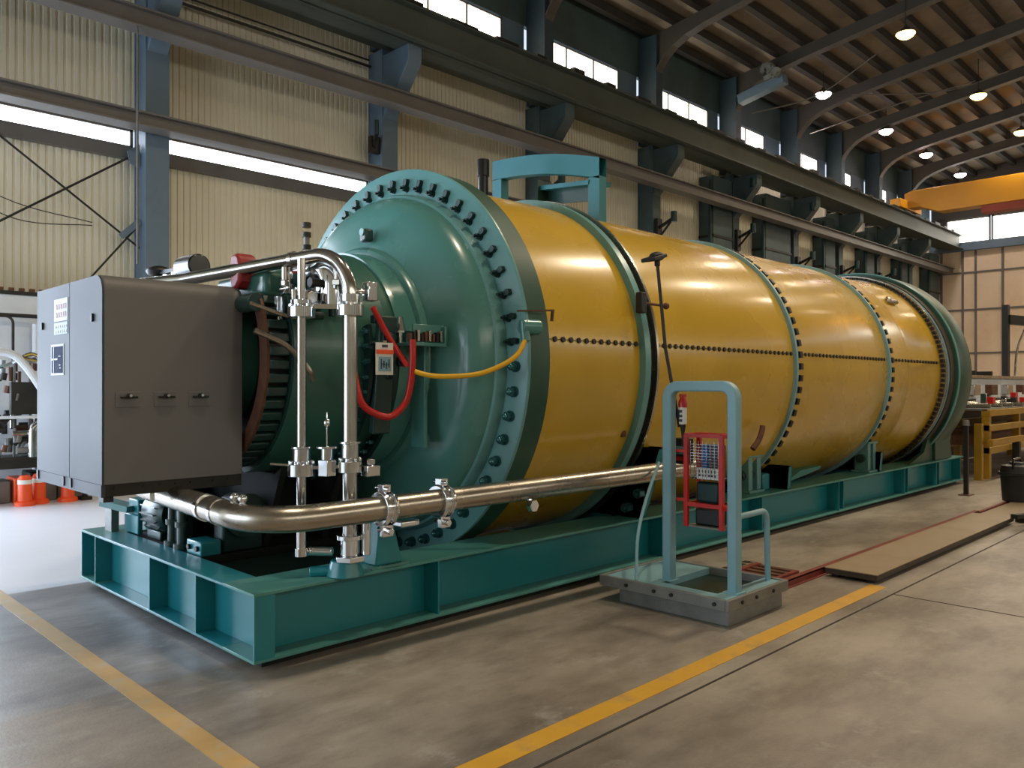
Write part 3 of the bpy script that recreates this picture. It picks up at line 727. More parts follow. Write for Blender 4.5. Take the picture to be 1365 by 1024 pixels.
# ------------------------------------------------------------------ burner housing in front of the head
t = burner = thing('burner_housing', 'dark green cylindrical burner housing projecting from the domed drum head', 'burner housing', (3.2, CY, 0.46))
m_ = MB(); m_.lathe([(3.86, 0.90), (3.80, 0.885), (3.62, 0.865), (3.4, 0.80), (3.12, 0.70), (3.02, 0.66), (2.98, 0.48), (2.63, 0.45), (2.61, 0.43), (2.61, 0.1)], C0, n=128); obj('housing_shell', m_, M['neck_green'], t, sharp=35)
m_ = MB(); m_.lathe([(3.64, 0.87), (3.64, 0.885), (3.845, 0.895), (3.845, 0.88)], C0, n=128); obj('neck_band', m_, M['teal'], t)
def bring(x0, x1, r0, r1, mat, name, a0=0.0, a1=2 * PI):
    m_ = MB(); m_.lathe([(x0, r0), (x0, r1), (x1, r1), (x1, r0)], C0, n=128, a0=a0, a1=a1); return obj(name, m_, M[mat], burner, sharp=30)
bring(3.54, 3.58, 0.85, 0.95, 'dark_green', 'housing_flange', math.radians(165), math.radians(262)); bring(3.34, 3.37, 0.83, 0.94, 'dark_green', 'housing_flange', math.radians(165), math.radians(262))
for k in range(14):
    a = math.radians(168 + k * 6.8)
    for xx in (3.50, 3.31):
        m_ = MB(); c = (xx, CY + math.cos(a) * 0.915, CZ + math.sin(a) * 0.915)
        m_.cyl(c, (xx + 0.04, c[1], c[2]), 0.022, 6); m_.cyl((xx - 0.02, c[1], c[2]), c, 0.01, 6); obj('housing_bolt', m_, M['teal_nut'], burner)
m_ = MB(); m_.lathe([(2.80, 0.80), (2.80, 0.84), (3.55, 0.875), (3.55, 0.84), (2.80, 0.80)], C0, n=64, a0=math.radians(150), a1=math.radians(262)); obj('side_shroud', m_, M['neck_green'], t, sharp=35)
m_ = MB(); m_.lathe([(2.74, 0.44), (2.72, 0.74), (2.74, 0.74), (2.76, 0.44)], C0, n=64, a0=math.radians(150), a1=math.radians(262)); obj('ring_web', m_, M['under_dark'], t)
# slotted ring (ladder-like)
bring(2.62, 2.64, 0.70, 0.80, 'brown', 'slot_ring_edge', math.radians(148), math.radians(262)); bring(2.79, 2.82, 0.70, 0.83, 'teal_dark', 'slot_ring_edge', math.radians(148), math.radians(262)); bring(2.64, 2.79, 0.70, 0.75, 'black', 'slot_ring_floor', math.radians(148), math.radians(262))
for k in range(17):
    a = math.radians(151 + k * 6.6)
    m_ = MB(); m_.obox((2.715, CY + math.cos(a) * 0.78, CZ + math.sin(a) * 0.78), (0.15, 0.062, 0.05), Matrix.Rotation(a - PI / 2, 3, 'X')); obj('slot_block', m_, M['teal_dark'], burner, bevel=0.008)
# door plate with dark cover
m_ = MB(); m_.obox((3.46, CY + math.cos(math.radians(186)) * 0.93, CZ - 0.12), (0.15, 0.06, 0.85), Matrix.Rotation(math.radians(6), 3, 'X')); obj('access_door', m_, M['teal_dark'], burner, bevel=0.01)
# side bracket box with cable chain
m_ = MB(); m_.box(3.60, 3.88, 4.60, 4.62, 1.99, 2.11); m_.box(3.56, 3.88, 4.56, 4.84, 1.95, 1.975); m_.box(3.86, 3.88, 4.56, 4.8, 1.96, 2.1); obj('cable_bracket', m_, M['teal'], burner, bevel=0.004)
for i in range(9):
    m_ = MB(); m_.box(3.54 + i * 0.035, 3.562 + i * 0.035, 4.565, 4.60, 1.985, 2.04 + 0.012 * (i % 3)); obj('terminal', m_, M['steel_soft'] if i % 3 == 2 else M['dark'] if i % 2 else M['brown'], burner)
m_ = MB(); m_.box(3.78, 3.81, 4.70, 4.86, 1.2, 1.96); obj('bracket_post', m_, M['teal'], burner, bevel=0.005)
# chrome sensor with cap
m_ = MB(); m_.cyl((3.62, 4.78, 1.96), (3.62, 4.78, 2.05), 0.05, 16); m_.cyl((3.62, 4.78, 2.05), (3.62, 4.78, 2.065), 0.085, 20); m_.cyl((3.62, 4.78, 2.065), (3.62, 4.78, 2.17), 0.045, 16, 0.02); obj('sensor_head', m_, M['chrome'], burner, sharp=40)
# instruments near slot area
for (x, y, z, s_) in [(3.45, 4.74, 2.0, 0.09), (3.42, 4.74, 1.86, 0.07), (3.6, 4.76, 1.84, 0.07), (3.5, 4.76, 1.74, 0.06), (3.4, 4.78, 2.14, 0.06), (3.52, 4.84, 1.6, 0.05)]:
    m_ = MB(); m_.box(x - s_ / 2, x + s_ / 2, y - s_ / 2, y + s_ / 2, z - s_ / 2, z + s_ / 2); m_.cyl((x, y - s_, z), (x, y, z), s_ * 0.35, 12); obj('valve_body', m_, M['dark_green'], burner, bevel=0.008)
# support legs of the housing to the deck
for x in (2.95, 3.45):
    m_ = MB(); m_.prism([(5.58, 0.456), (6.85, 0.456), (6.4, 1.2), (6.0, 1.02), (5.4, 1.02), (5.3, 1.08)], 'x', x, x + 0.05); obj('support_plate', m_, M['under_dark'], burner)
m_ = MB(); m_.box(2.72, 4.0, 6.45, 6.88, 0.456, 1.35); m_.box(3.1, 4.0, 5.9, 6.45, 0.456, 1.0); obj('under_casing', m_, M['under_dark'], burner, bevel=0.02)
# upper green manifold block with fittings
m_ = MB(); m_.box(2.66, 3.2, 5.0, 5.75, 2.26, 2.44); obj('manifold', m_, M['neck_green'], burner, bevel=0.04)
m_ = MB(); m_.cyl((2.60, 5.0, 2.22), (2.60, 5.25, 2.22), 0.06, 20); obj('manifold_port', m_, M['teal_dark'], burner)
for i in range(16):
    x = random.uniform(2.66, 3.3); y = random.uniform(4.78, 5.15); z = random.uniform(2.14, 2.42); r_ = random.uniform(0.025, 0.055)
    m_ = MB(); ax = random.choice([(0.1, 0, 0), (0, 0.12, 0), (0, 0, 0.12)])
    m_.cyl((x, y, z), (x + ax[0], y + ax[1], z + ax[2]), r_, 8); m_.cyl((x - ax[0] * .5, y - ax[1] * .5, z - ax[2] * .5), (x, y, z), r_ * 0.6, 12)
    obj('pipe_fitting', m_, M[random.choice(['chrome', 'teal_light', 'dark_green', 'chrome'])], burner, bevel=0.004)
m_ = MB(); m_.tube(smooth_path([(2.5, 4.84, 2.02), (2.7, 4.8, 1.93), (2.85, 4.78, 1.78), (2.9, 4.8, 1.7)], 6), 0.02, 8); obj('impulse_tube', m_, M['steel_soft'], burner)
m_ = MB(); m_.tube(smooth_path([(2.5, 4.9, 2.2), (2.75, 4.82, 2.12), (2.95, 4.8, 2.14)], 6), 0.014, 8); obj('impulse_tube', m_, M['steel_soft'], burner)

# ------------------------------------------------------------------ arched guard above the drum
t = thing('arch_frame', 'teal arched steel frame straddling the top of the yellow drum', 'frame', (6.75, 6.1, 3.3))
def arch(x0, x1, y0, y1, zl, n=16, zt0=4.06, zt1=4.33, peak=4.30, wleg=0.15, beam=0.2):
    out = []; inn = []
    for k in range(n + 1):
        f = k / n; y = y0 + (y1 - y0) * f
        z = zt0 + (zt1 - zt0) * f + 0.06 * math.sin(PI * f)
        out.append((y, z))
    for k in range(n + 1):
        f = k / n; y = y0 + (y1 - y0) * f; ff = f
        z = zt0 + (zt1 - zt0) * ff + 0.06 * math.sin(PI * ff) - beam - 0.02
        inn.append((y, z))
    m_ = MB()
    for k in range(n):   # curved top built of quads
        a, b_, c, d = out[k], out[k + 1], inn[k + 1], inn[k]
        m_.add([(x0, *a), (x0, *b_), (x0, *c), (x0, *d), (x1, *a), (x1, *b_), (x1, *c), (x1, *d)], [(0,1,2,3),(7,6,5,4),(0,4,5,1),(3,2,6,7)])
    m_.box(x0, x1, y0, y0 + wleg, zl, inn[0][1] + 0.03); m_.box(x0, x1, y1 - wleg, y1, zl, inn[-1][1] - 0.01)
    return m_
obj('front_arch', arch(6.62, 6.74, 5.33, 6.95, 3.05), M['arch'], t)
m_ = MB(); m_.box(6.95, 7.40, 6.52, 6.56, 3.0, 4.10); obj('rear_leg', m_, M['teal_dark'], t, bevel=0.004)
m_ = MB(); m_.bar((7.15, 6.54, 4.02), (6.74, 5.42, 3.82), 0.28, 0.05); obj('top_strut', m_, M['arch'], t)
m_ = MB(); m_.bar((7.15, 6.54, 3.92), (6.74, 5.42, 3.72), 0.04, 0.16); obj('strut_web', m_, M['teal_dark'], t)

# stack pipes behind the flange
t = thing('exhaust_pipe', 'short black pipe standing behind the drum flange', 'pipe', (6.1, 6.55, 3.2))
m_ = MB(); m_.cyl((6.1, 6.55, 3.2), (6.1, 6.55, 4.1), 0.055, 20); obj('pipe_body', m_, M['black_gloss'], t)
m_ = MB(); m_.cyl((6.1, 6.55, 3.98), (6.1, 6.55, 4.17), 0.068, 20); obj('cap', m_, M['black_gloss'], t, bevel=0.008)
t = thing('vent_pipe', 'thin dark ribbed vent pipe on the far side of the drum head', 'pipe', (4.4, 7.4, 2.0))
m_ = MB(); m_.cyl((4.4, 7.4, 0.46), (4.4, 7.4, 3.25), 0.03, 12); obj('pipe_body', m_, M['grey_plate'], t)
for z in (2.95, 3.07, 3.2, 3.30):
    m_ = MB(); m_.cyl((4.4, 7.4, z), (4.4, 7.4, z + 0.05), 0.045, 12); obj('rib', m_, M['dark'], t)

# ------------------------------------------------------------------ piping
t = thing('lower_pipe', 'long horizontal stainless pipe bending under the cabinet and passing in front of the flange', 'pipe', (4, 4.2, 0.9))
P = arc_path([(2.16, 5.75, 0.96), (2.16, 4.12, 0.90), (6.35, 4.0, 0.93)], 0.36, 14)
m_ = MB(); m_.tube(P, 0.077, 28); obj('pipe_body', m_, M['steel_soft'], t, sharp=40)
m_ = MB(); m_.cyl((2.16, 4.62, 0.918), (2.16, 4.585, 0.917), 0.081, 24); obj('weld_band', m_, M['steel'], t)
m_ = MB(); m_.cyl((2.16, 4.80, 0.925), (2.16, 4.765, 0.924), 0.085, 24); obj('weld_band', m_, M['chrome'], t)
for y in (4.50, 4.40):
    m_ = MB(); m_.sphere((2.20, y, 1.01), 0.028, n=8); m_.cyl((2.20, y, 0.97), (2.20, y, 1.0), 0.018, 8); obj('bleed_nut', m_, M['chrome'], t)
def clamp(x, y, z, name='pipe_clamp'):
    m_ = MB(); m_.lathe([(-0.045, 0.078), (-0.045, 0.105), (-0.02, 0.115), (-0.02, 0.098), (0.02, 0.098), (0.02, 0.115), (0.045, 0.105), (0.045, 0.078)], (x, y, z), 'x', 32)
    m_.box(x - 0.03, x + 0.03, y - 0.03, y + 0.03, z + 0.10, z + 0.15); m_.box(x - 0.04, x + 0.04, y - 0.045, y - 0.005, z - 0.17, z - 0.10)
    m_.cyl((x - 0.015, y - 0.07, z + 0.125), (x - 0.015, y + 0.06, z + 0.125), 0.014, 8); m_.cyl((x, y - 0.08, z - 0.135), (x, y + 0.05, z - 0.135), 0.022, 8)
    return obj(name, m_, M['chrome'], t, bevel=0.004)
clamp(2.98, 4.10, 0.903); clamp(3.43, 4.085, 0.906)
m_ = MB(); m_.lathe([(0, 0.001), (0, 0.045), (0.04, 0.045), (0.04, 0.03), (0.05, 0.03), (0.05, 0.001)], (4.22, 3.99, 0.80), 'y', 6); m_.cyl((4.22, 4.03, 0.80), (4.22, 4.06, 0.90), 0.02, 10); obj('drain_plug', m_, M['chrome'], t)

def flange_pair(m_, x, y, z, r, h=0.05, n=28):
    m_.cyl((x, y, z), (x, y, z + h), r, n)
    for k in range(8):
        a = 2 * PI * k / 8; m_.cyl((x + math.cos(a) * r * 0.84, y + math.sin(a) * r * 0.84, z + h), (x + math.cos(a) * r * 0.84, y + math.sin(a) * r * 0.84, z + h + 0.02), 0.012, 6)
t = thing('riser_pipe', 'right-hand polished riser pipe arching back over the burner housing', 'pipe', (2.87, 4.31, 0.47))
P = arc_path([(2.87, 4.31, 0.62), (2.87, 4.31, 2.52), (2.45, 5.80, 2.43), (2.30, 6.42, 2.43)], 0.27, 12)
m_ = MB(); m_.tube(P, 0.046, 24); obj('pipe_body', m_, M['steel'], t, sharp=40)
m_ = MB(); flange_pair(m_, 2.87, 4.31, 2.10, 0.085, 0.07); m_.cyl((2.87, 4.31, 2.19), (2.87, 4.31, 2.24), 0.06, 20); obj('upper_flange', m_, M['chrome'], t, bevel=0.003)
m_ = MB(); flange_pair(m_, 2.87, 4.31, 1.12, 0.075, 0.07); m_.cyl((2.87, 4.31, 1.21), (2.87, 4.31, 1.30), 0.055, 20); m_.cyl((2.87, 4.31, 1.30), (2.87, 4.31, 1.315), 0.07, 20); obj('lower_flange', m_, M['chrome'], t, bevel=0.003)
m_ = MB(); m_.cyl((2.87, 4.31, 0.70), (2.87, 4.31, 0.73), 0.085, 20); m_.cyl((2.87, 4.31, 0.60), (2.87, 4.31, 0.70), 0.06, 20); m_.cyl((2.87, 4.31, 0.565), (2.87, 4.31, 0.60), 0.1, 6); m_.cyl((2.80, 4.40, 0.62), (2.72, 4.50, 0.62), 0.03, 12); m_.sphere((2.71, 4.51, 0.62), 0.03, n=8)
m_.cyl((2.95, 4.25, 0.80), (2.95, 4.25, 0.60), 0.03, 12); obj('isolation_valve', m_, M['chrome'], t, bevel=0.004)
m_ = MB(); m_.cyl((2.87, 4.36, 0.466), (2.87, 4.36, 0.565), 0.12, 24, 0.09); m_.cyl((2.70, 4.50, 0.49), (2.87, 4.36, 0.50), 0.035, 12); obj('valve_base', m_, M['skid'], t, bevel=0.006)
for z in (1.9, 1.6, 1.45):
    pass
m_ = MB(); m_.bar((2.87, 4.31, 1.16), (2.64, 4.50, 1.15), 0.05, 0.02); m_.bar((2.64, 4.50, 1.165), (2.5, 4.62, 1.18), 0.07, 0.012); obj('tie_strap', m_, M['steel'], t)
m_ = MB(); m_.cyl((2.76, 4.40, 1.10), (2.76, 4.40, 1.20), 0.062, 6); m_.cyl((2.76, 4.40, 1.20), (2.76, 4.40, 1.27), 0.04, 16); m_.cyl((2.76, 4.40, 1.27), (2.76, 4.40, 1.285), 0.07, 20); m_.cyl((2.76, 4.40, 1.28), (2.76, 4.40, 1.50), 0.006, 6); m_.sphere((2.76, 4.40, 1.43), 0.022, (1, 1, 1.3), 8); obj('gauge_valve', m_, M['chrome'], t, bevel=0.003)
m_ = MB(); m_.box(2.94, 3.04, 4.22, 4.32, 1.09, 1.16); m_.cyl((3.0, 4.27, 1.16), (3.0, 4.27, 1.20), 0.03, 10); obj('solenoid', m_, M['chrome'], t, bevel=0.006)
m_ = MB(); m_.box(2.95, 3.02, 4.22, 4.30, 2.20, 2.32); m_.cyl((2.95, 4.26, 2.26), (2.89, 4.3, 2.26), 0.02, 8); obj('gauge_box', m_, M['chrome'], t, bevel=0.01)
m_ = MB(); m_.cyl((2.745, 4.76, 2.494), (2.735, 4.79, 2.492), 0.054, 20); obj('pipe_band', m_, M['chrome'], t)
m_ = MB(); m_.cyl((2.735, 4.82, 2.30), (2.735, 4.82, 2.47), 0.022, 10); m_.cyl((2.735, 4.82, 2.27), (2.735, 4.82, 2.31), 0.05, 12, 0.02); obj('pipe_prop', m_, M['chrome'], t)
for i in range(14):
    x = random.uniform(2.66, 2.92); y = random.uniform(4.42, 4.85); z = random.uniform(2.17, 2.40); r_ = random.uniform(0.018, 0.04)
    ax = random.choice([(0.08, 0, 0), (0, 0.09, 0), (0, 0, 0.09)])
    m_ = MB(); m_.cyl((x, y, z), (x + ax[0], y + ax[1], z + ax[2]), r_, 12); m_.cyl((x - ax[0] * .4, y - ax[1] * .4, z - ax[2] * .4), (x, y, z), r_ * 1.35, 6)
    obj('coupling', m_, M[random.choice(['chrome', 'chrome', 'dark', 'steel_soft'])], t, bevel=0.003)
# big chrome elbow inside the arch
m_ = MB(); m_.tube(arc_path([(2.90, 4.52, 2.18), (2.90, 4.52, 2.42), (2.92, 5.0, 2.42)], 0.14, 8), 0.10, 24); obj('silencer', m_, M['chrome'], t, sharp=40)

t = thing('feed_pipe', 'left-hand thinner polished vertical pipe in front of the burner housing', 'pipe', (2.64, 4.5, 0.62))
m_ = MB(); m_.cyl((2.64, 4.5, 0.62), (2.64, 4.5, 2.12), 0.030, 20); m_.cyl((2.64, 4.5, 2.12), (2.64, 4.5, 2.46), 0.024, 20); m_.cyl((2.64, 4.5, 0.60), (2.64, 4.5, 0.65), 0.04, 16); obj('pipe_body', m_, M['steel'], t)
m_ = MB(); flange_pair(m_, 2.64, 4.5, 2.09, 0.085, 0.065); m_.cyl((2.64, 4.5, 2.17), (2.64, 4.5, 2.20), 0.06, 16); obj('upper_flange', m_, M['chrome'], t, bevel=0.003)
m_ = MB(); flange_pair(m_, 2.64, 4.5, 1.10, 0.085, 0.075); m_.cyl((2.64, 4.5, 1.19), (2.64, 4.5, 1.27), 0.055, 20); m_.cyl((2.64, 4.5, 1.27), (2.64, 4.5, 1.285), 0.065, 20); obj('lower_flange', m_, M['chrome'], t, bevel=0.003)
m_ = MB(); m_.bar((2.64, 4.5, 2.16), (2.87, 4.31, 2.16), 0.03, 0.03); m_.bar((2.64, 4.5, 2.24), (3.0, 4.7, 2.24), 0.03, 0.05); obj('cross_link', m_, M['steel'], t)
# red handle clip on the overhead pipe
m_ = MB(); m_.prism([(5.33, 2.33), (5.26, 2.33), (5.21, 2.38), (5.20, 2.47), (5.22, 2.55), (5.26, 2.575), (5.34, 2.565), (5.35, 2.50), (5.35, 2.40)], 'x', 2.575, 2.715)
tag(obj('red_clip', m_, M['dull_red'], bevel=0.02), 'red handle clipped over the polished overhead pipe above the cabinet', 'handle')

# pipe support pedestal
t = thing('pipe_pedestal', 'small teal tapered pedestal on the skid beam under the horizontal pipe', 'support', (3.25, 4.55, 0.466))
m_ = MB(); m_.box(3.06, 3.36, 4.34, 4.56, 0.466, 0.482); obj('base_plate', m_, M['teal'], t)
m_ = MB()
m_.add([(3.10,4.36,0.482),(3.32,4.36,0.482),(3.32,4.52,0.482),(3.10,4.52,0.482),(3.15,4.38,0.76),(3.26,4.38,0.76),(3.26,4.48,0.76),(3.15,4.48,0.76)], [(0,3,2,1),(4,5,6,7),(0,1,5,4),(1,2,6,5),(2,3,7,6),(3,0,4,7)])
obj('post', m_, M['skid'], t, bevel=0.01)
m_ = MB(); m_.box(3.13, 3.28, 4.12, 4.50, 0.76, 0.80); obj('saddle', m_, M['chrome'], t, bevel=0.01)

# hoses
m_ = MB(); m_.tube(smooth_path([(3.29, 4.66, 2.21), (3.39, 4.66, 2.06), (3.47, 4.64, 1.93), (3.53, 4.58, 1.80)], 8), 0.020, 12)
tag(obj('red_hose', m_, M['red']), 'short red hose slanting down to the joint with the yellow hose', 'hose')
m_ = MB(); m_.tube(smooth_path([(3.53, 4.52, 1.99), (3.53, 4.52, 1.84), (3.53, 4.54, 1.69), (3.51, 4.58, 1.54), (3.42, 4.62, 1.45), (3.33, 4.65, 1.46), (3.22, 4.66, 1.52), (3.17, 4.66, 1.61), (3.15, 4.68, 1.75)], 10), 0.024, 12)
tag(obj('red_hose', m_, M['red']), 'red hose hanging in a U loop beside the vertical riser pipe', 'hose')
m_ = MB(); m_.tube(smooth_path([(3.53, 4.53, 1.77), (3.63, 4.44, 1.735), (3.74, 4.32, 1.73), (3.88, 4.2, 1.75), (4.0, 4.10, 1.81), (4.10, 4.04, 1.89), (4.17, 4.03, 2.0)], 10), 0.018, 12)
tag(obj('yellow_hose', m_, M['hose_yellow']), 'bright yellow hose looping from the red hose to the flange', 'hose')

# white and orange tag
t = thing('inspection_tag', 'white inspection tag with orange band hanging on the burner housing', 'tag', (3.5, 4.6, 1.72))
m_ = MB(); m_.box(3.29, 3.435, 4.62, 4.628, 1.74, 1.965); obj('card', m_, M['white'], t)
m_ = MB(); m_.box(3.29, 3.435, 4.614, 4.62, 1.885, 1.915); obj('orange_band', m_, M['orange'], t)
m_ = MB(); m_.box(3.31, 3.415, 4.614, 4.62, 1.765, 1.865); obj('print_block', m_, M['rail_blue'], t)
m_ = MB()
for i in range(4): m_.box(3.325 + i * 0.022, 3.332 + i * 0.022, 4.61, 4.614, 1.78 + 0.01 * (i % 2), 1.85 - 0.012 * (i % 3))
m_.box(3.325, 3.40, 4.61, 4.614, 1.812, 1.817); m_.box(3.34, 3.385, 4.614, 4.62, 1.932, 1.95); obj('print', m_, M['ink'], t)
m_ = MB(); m_.box(3.35, 3.38, 4.62, 4.80, 1.965, 1.98); obj('hanger', m_, M['steel'], t)

# ------------------------------------------------------------------ control cabinet
t = cab = thing('control_cabinet', 'large grey steel control cabinet mounted in front of the burner housing', 'cabinet', (2.15, 5.85, 0.46))
bx0, bx1, by0, by1, bz0, bz1 = 1.70, 2.60, 5.20, 6.55, 1.06, 2.345
r_ = 0.11; poly = [(by0, bz0)]
for k in range(9):
    a = PI - k * PI / 16; poly.append((by0 + r_ + math.cos(a) * r_, bz1 - r_ + math.sin(a) * r_))
poly += [(by1, bz1), (by1, bz0)]
m_ = MB(); m_.prism(poly, 'x', bx0 + 0.012, bx1); obj('body', m_, M['cabinet'], t, bevel=0.006, sharp=30)
for ya, yb2 in ((by0 + 0.004, 5.812), (5.822, by1 - 0.004)):
    m_ = MB()
    if ya < 5.5:
        pl = [(ya, bz0 + 0.0)] + [(p[0] + 0.004, p[1] - 0.003) for p in poly[1:10]] + [(yb2, bz1 - 0.004), (yb2, bz0)]
        m_.prism(pl, 'x', bx0, bx0 + 0.012)
    else: m_.box(bx0, bx0 + 0.012, ya, yb2, bz0, bz1 - 0.004)
    d = obj('door', m_, M['cab_door'], t, sharp=30)
    m_ = MB(); yk = ya + 0.16 if ya < 5.5 else yb2 - 0.14
    m_.box(bx0 - 0.012, bx0, yk - 0.012, yk + 0.012, 2.06, 2.11); obj('lock', m_, M['black'], d, bevel=0.003)
m_ = MB(); m_.box(bx0 + 0.02, bx1, by0 + 0.015, by1 - 0.015, 0.985, bz0); obj('skirt', m_, M['dark'], t, bevel=0.004)
m_ = MB(); m_.box(bx0 - 0.004, bx0 + 0.02, by0 + 0.004, by1 - 0.004, 0.985, bz0 + 0.0); obj('skirt_front', m_, M['cab_door'], t)
for y in (5.75, 5.9, 6.48):
    m_ = MB(); m_.box(bx0 - 0.012, bx0 - 0.004, y, y + 0.02, 1.0, 1.06); obj('skirt_clip', m_, M['black'], t)
m_ = MB(); m_.box(1.72, 1.78, 5.24, 5.32, 0.95, 0.985); obj('foot', m_, M['black'], t)
for x in (1.85, 2.08, 2.30):
    m_ = MB(); m_.box(x - 0.075, x + 0.075, by0 - 0.005, by0, 1.53, 1.625); pl = obj('latch_plate', m_, M['cabinet'], t, bevel=0.002)
    m_ = MB(); m_.cyl((x, by0 - 0.035, 1.60), (x, by0 - 0.005, 1.60), 0.014, 12); m_.box(x - 0.05, x + 0.05, by0 - 0.03, by0 - 0.01, 1.585, 1.598); obj('latch', m_, M['black_gloss'], pl, bevel=0.002)
    m_ = MB(); m_.cyl((x + 0.004, by0 - 0.04, 1.602), (x + 0.004, by0 - 0.035, 1.602), 0.009, 10); obj('latch_pin', m_, M['chrome'], pl)
for x in (1.78, 1.95, 2.05, 2.15, 2.25, 2.4, 2.5):
    m_ = MB(); m_.cyl((x, by0 + 0.005, 1.035), (x, by0 + 0.016, 1.035), 0.008, 8); obj('rivet', m_, M['black'], t)
# stickers on the far door
m_ = MB(); m_.box(bx0 - 0.003, bx0, 5.93, 6.21, 1.735, 1.945); s1 = obj('sticker', m_, M['sticker_white'], t, label='blue and white warning sticker')
m_ = MB(); m_.box(bx0 - 0.005, bx0 - 0.003, 5.95, 6.19, 1.75, 1.93); obj('sticker_blue', m_, M['sticker_blue'], s1)
m_ = MB(); m_.box(bx0 - 0.007, bx0 - 0.005, 6.13, 6.145, 1.75, 1.93); m_.box(bx0 - 0.007, bx0 - 0.005, 6.05, 6.19, 1.838, 1.85); m_.box(bx0 - 0.007, bx0 - 0.005, 5.985, 6.03, 1.86, 1.866); m_.box(bx0 - 0.007, bx0 - 0.005, 5.99, 6.02, 1.80, 1.807); m_.box(bx0 - 0.007, bx0 - 0.005, 5.98, 6.01, 1.78, 1.787); obj('sticker_marks', m_, M['sticker_white'], s1)
m_ = MB(); m_.box(bx0 - 0.003, bx0, 5.85, 6.14, 2.10, 2.25); s2 = obj('sticker', m_, M['sticker_white'], t, label='red and white printed sticker')
m_ = MB()
for i in range(5):
    for j in range(2): m_.box(bx0 - 0.005, bx0 - 0.003, 5.88 + i * 0.048, 5.912 + i * 0.048, 2.125 + j * 0.055, 2.16 + j * 0.055)
obj('sticker_print', m_, M['sticker_red'], s2)
m_ = MB(); m_.box(bx0 - 0.003, bx0, 5.85, 6.14, 2.01, 2.09); s3 = obj('sticker', m_, M['sticker_pale'], t, label='pale blue printed sticker')
m_ = MB()
for i in range(6):
    for j in range(2): m_.box(bx0 - 0.005, bx0 - 0.003, 5.87 + i * 0.044, 5.9 + i * 0.044, 2.022 + j * 0.033, 2.038 + j * 0.033)
obj('sticker_print', m_, M['sticker_white'], s3)
m_ = MB(); m_.box(2.50, 2.6, 5.98, 6.10, 0.456, 0.985); obj('pedestal', m_, M['dark_green'], t, bevel=0.01)
for x in (2.02, 2.24):
    m_ = MB(); m_.cyl((x, 5.26, 0.93), (x, 5.26, 0.985), 0.015, 10); obj('stud', m_, M['white'], t)
# top gear on the cabinet (junction and lever)
t = thing('actuator_unit', 'small actuator with black lever and metal cylinders behind the cabinet top', 'actuator', (2.75, 6.6, 2.3))
m_ = MB(); m_.box(2.62, 2.85, 6.45, 7.3, 2.40, 2.44); obj('mount_plate', m_, M['steel_soft'], t)
m_ = MB(); m_.bar((2.7, 7.1, 0.46), (2.72, 6.95, 2.40), 0.1, 0.1); obj('post', m_, M['dark_green'], t)
for y in (6.55, 6.72, 6.90, 7.12):
    m_ = MB(); m_.cyl((2.72, y, 2.44), (2.72, y, 2.58), 0.055, 16); obj('cylinder', m_, M['chrome'], t)
m_ = MB(); m_.bar((2.72, 7.0, 2.62), (2.72, 6.45, 2.60), 0.05, 0.03); obj('lever', m_, M['black'], t)
m_ = MB(); m_.sphere((2.72, 6.95, 2.63), 0.10, (1, 1.1, 0.5), 10); obj('lever_dome', m_, M['black'], t)
m_ = MB(); m_.cyl((2.72, 6.15, 2.60), (2.72, 6.42, 2.60), 0.09, 20, 0.10); obj('motor_can', m_, M['black_gloss'], t, bevel=0.01)

# machinery on the deck
t = thing('pump_motor', 'dark green finned pump motor on the deck under the cabinet', 'motor', (2.65, 6.5, 0.456))
m_ = MB(); m_.lathe([(0, 0.001), (0, 0.13), (0.03, 0.15), (0.36, 0.15), (0.40, 0.12), (0.40, 0.001)], (2.62, 6.30, 0.66), 'y', 32); obj('motor_body', m_, M['dark_green'], t, sharp=40)
m_ = MB()
for k in range(18):
    a = 2 * PI * k / 18; c = (2.62 + math.cos(a) * 0.16, 6.5, 0.66 + math.sin(a) * 0.16); m_.obox(c, (0.03, 0.28, 0.008), Matrix.Rotation(-a, 3, 'Y'))
obj('cooling_fins', m_, M['dark_green'], t)
m_ = MB(); m_.box(2.5, 2.74, 6.35, 6.62, 0.456, 0.53); obj('motor_foot', m_, M['dark_green'], t, bevel=0.01)
m_ = MB(); m_.box(2.48, 2.6, 6.75, 6.95, 0.56, 0.74); m_.box(2.46, 2.5, 6.7, 7.0, 0.466, 0.62); obj('terminal_box', m_, M['skid'], t, bevel=0.01)
m_ = MB(); m_.bar((2.36, 7.12, 0.70), (2.48, 6.85, 0.66), 0.14, 0.05); obj('cover_flap', m_, M['teal_light'], t)
m_ = MB(); m_.box(2.36, 2.42, 7.0, 7.15, 0.466, 0.70); obj('flap_post', m_, M['grey_plate'], t)
t = thing('bearing_block', 'teal cast bearing pedestal under the bend of the horizontal pipe', 'pedestal', (2.6, 5.7, 0.456))
m_ = MB(); m_.box(2.47, 2.62, 5.56, 5.80, 0.456, 0.56); obj('foot', m_, M['skid'], t, bevel=0.01)
for y in (5.61, 5.74):
    m_ = MB(); m_.cyl((2.468, y, 0.51), (2.45, y, 0.51), 0.02, 8); obj('foot_bolt', m_, M['dark'], t)
m_ = MB(); m_.box(2.63, 2.95, 5.56, 5.72, 0.456, 0.80); obj('block', m_, M['dark_green'], t, bevel=0.02)
m_ = MB(); m_.lathe([(-0.1, 0.001), (-0.1, 0.16), (0.1, 0.16), (0.1, 0.001)], (2.8, 5.62, 0.72), 'y', 28); obj('housing', m_, M['dark_green'], t)
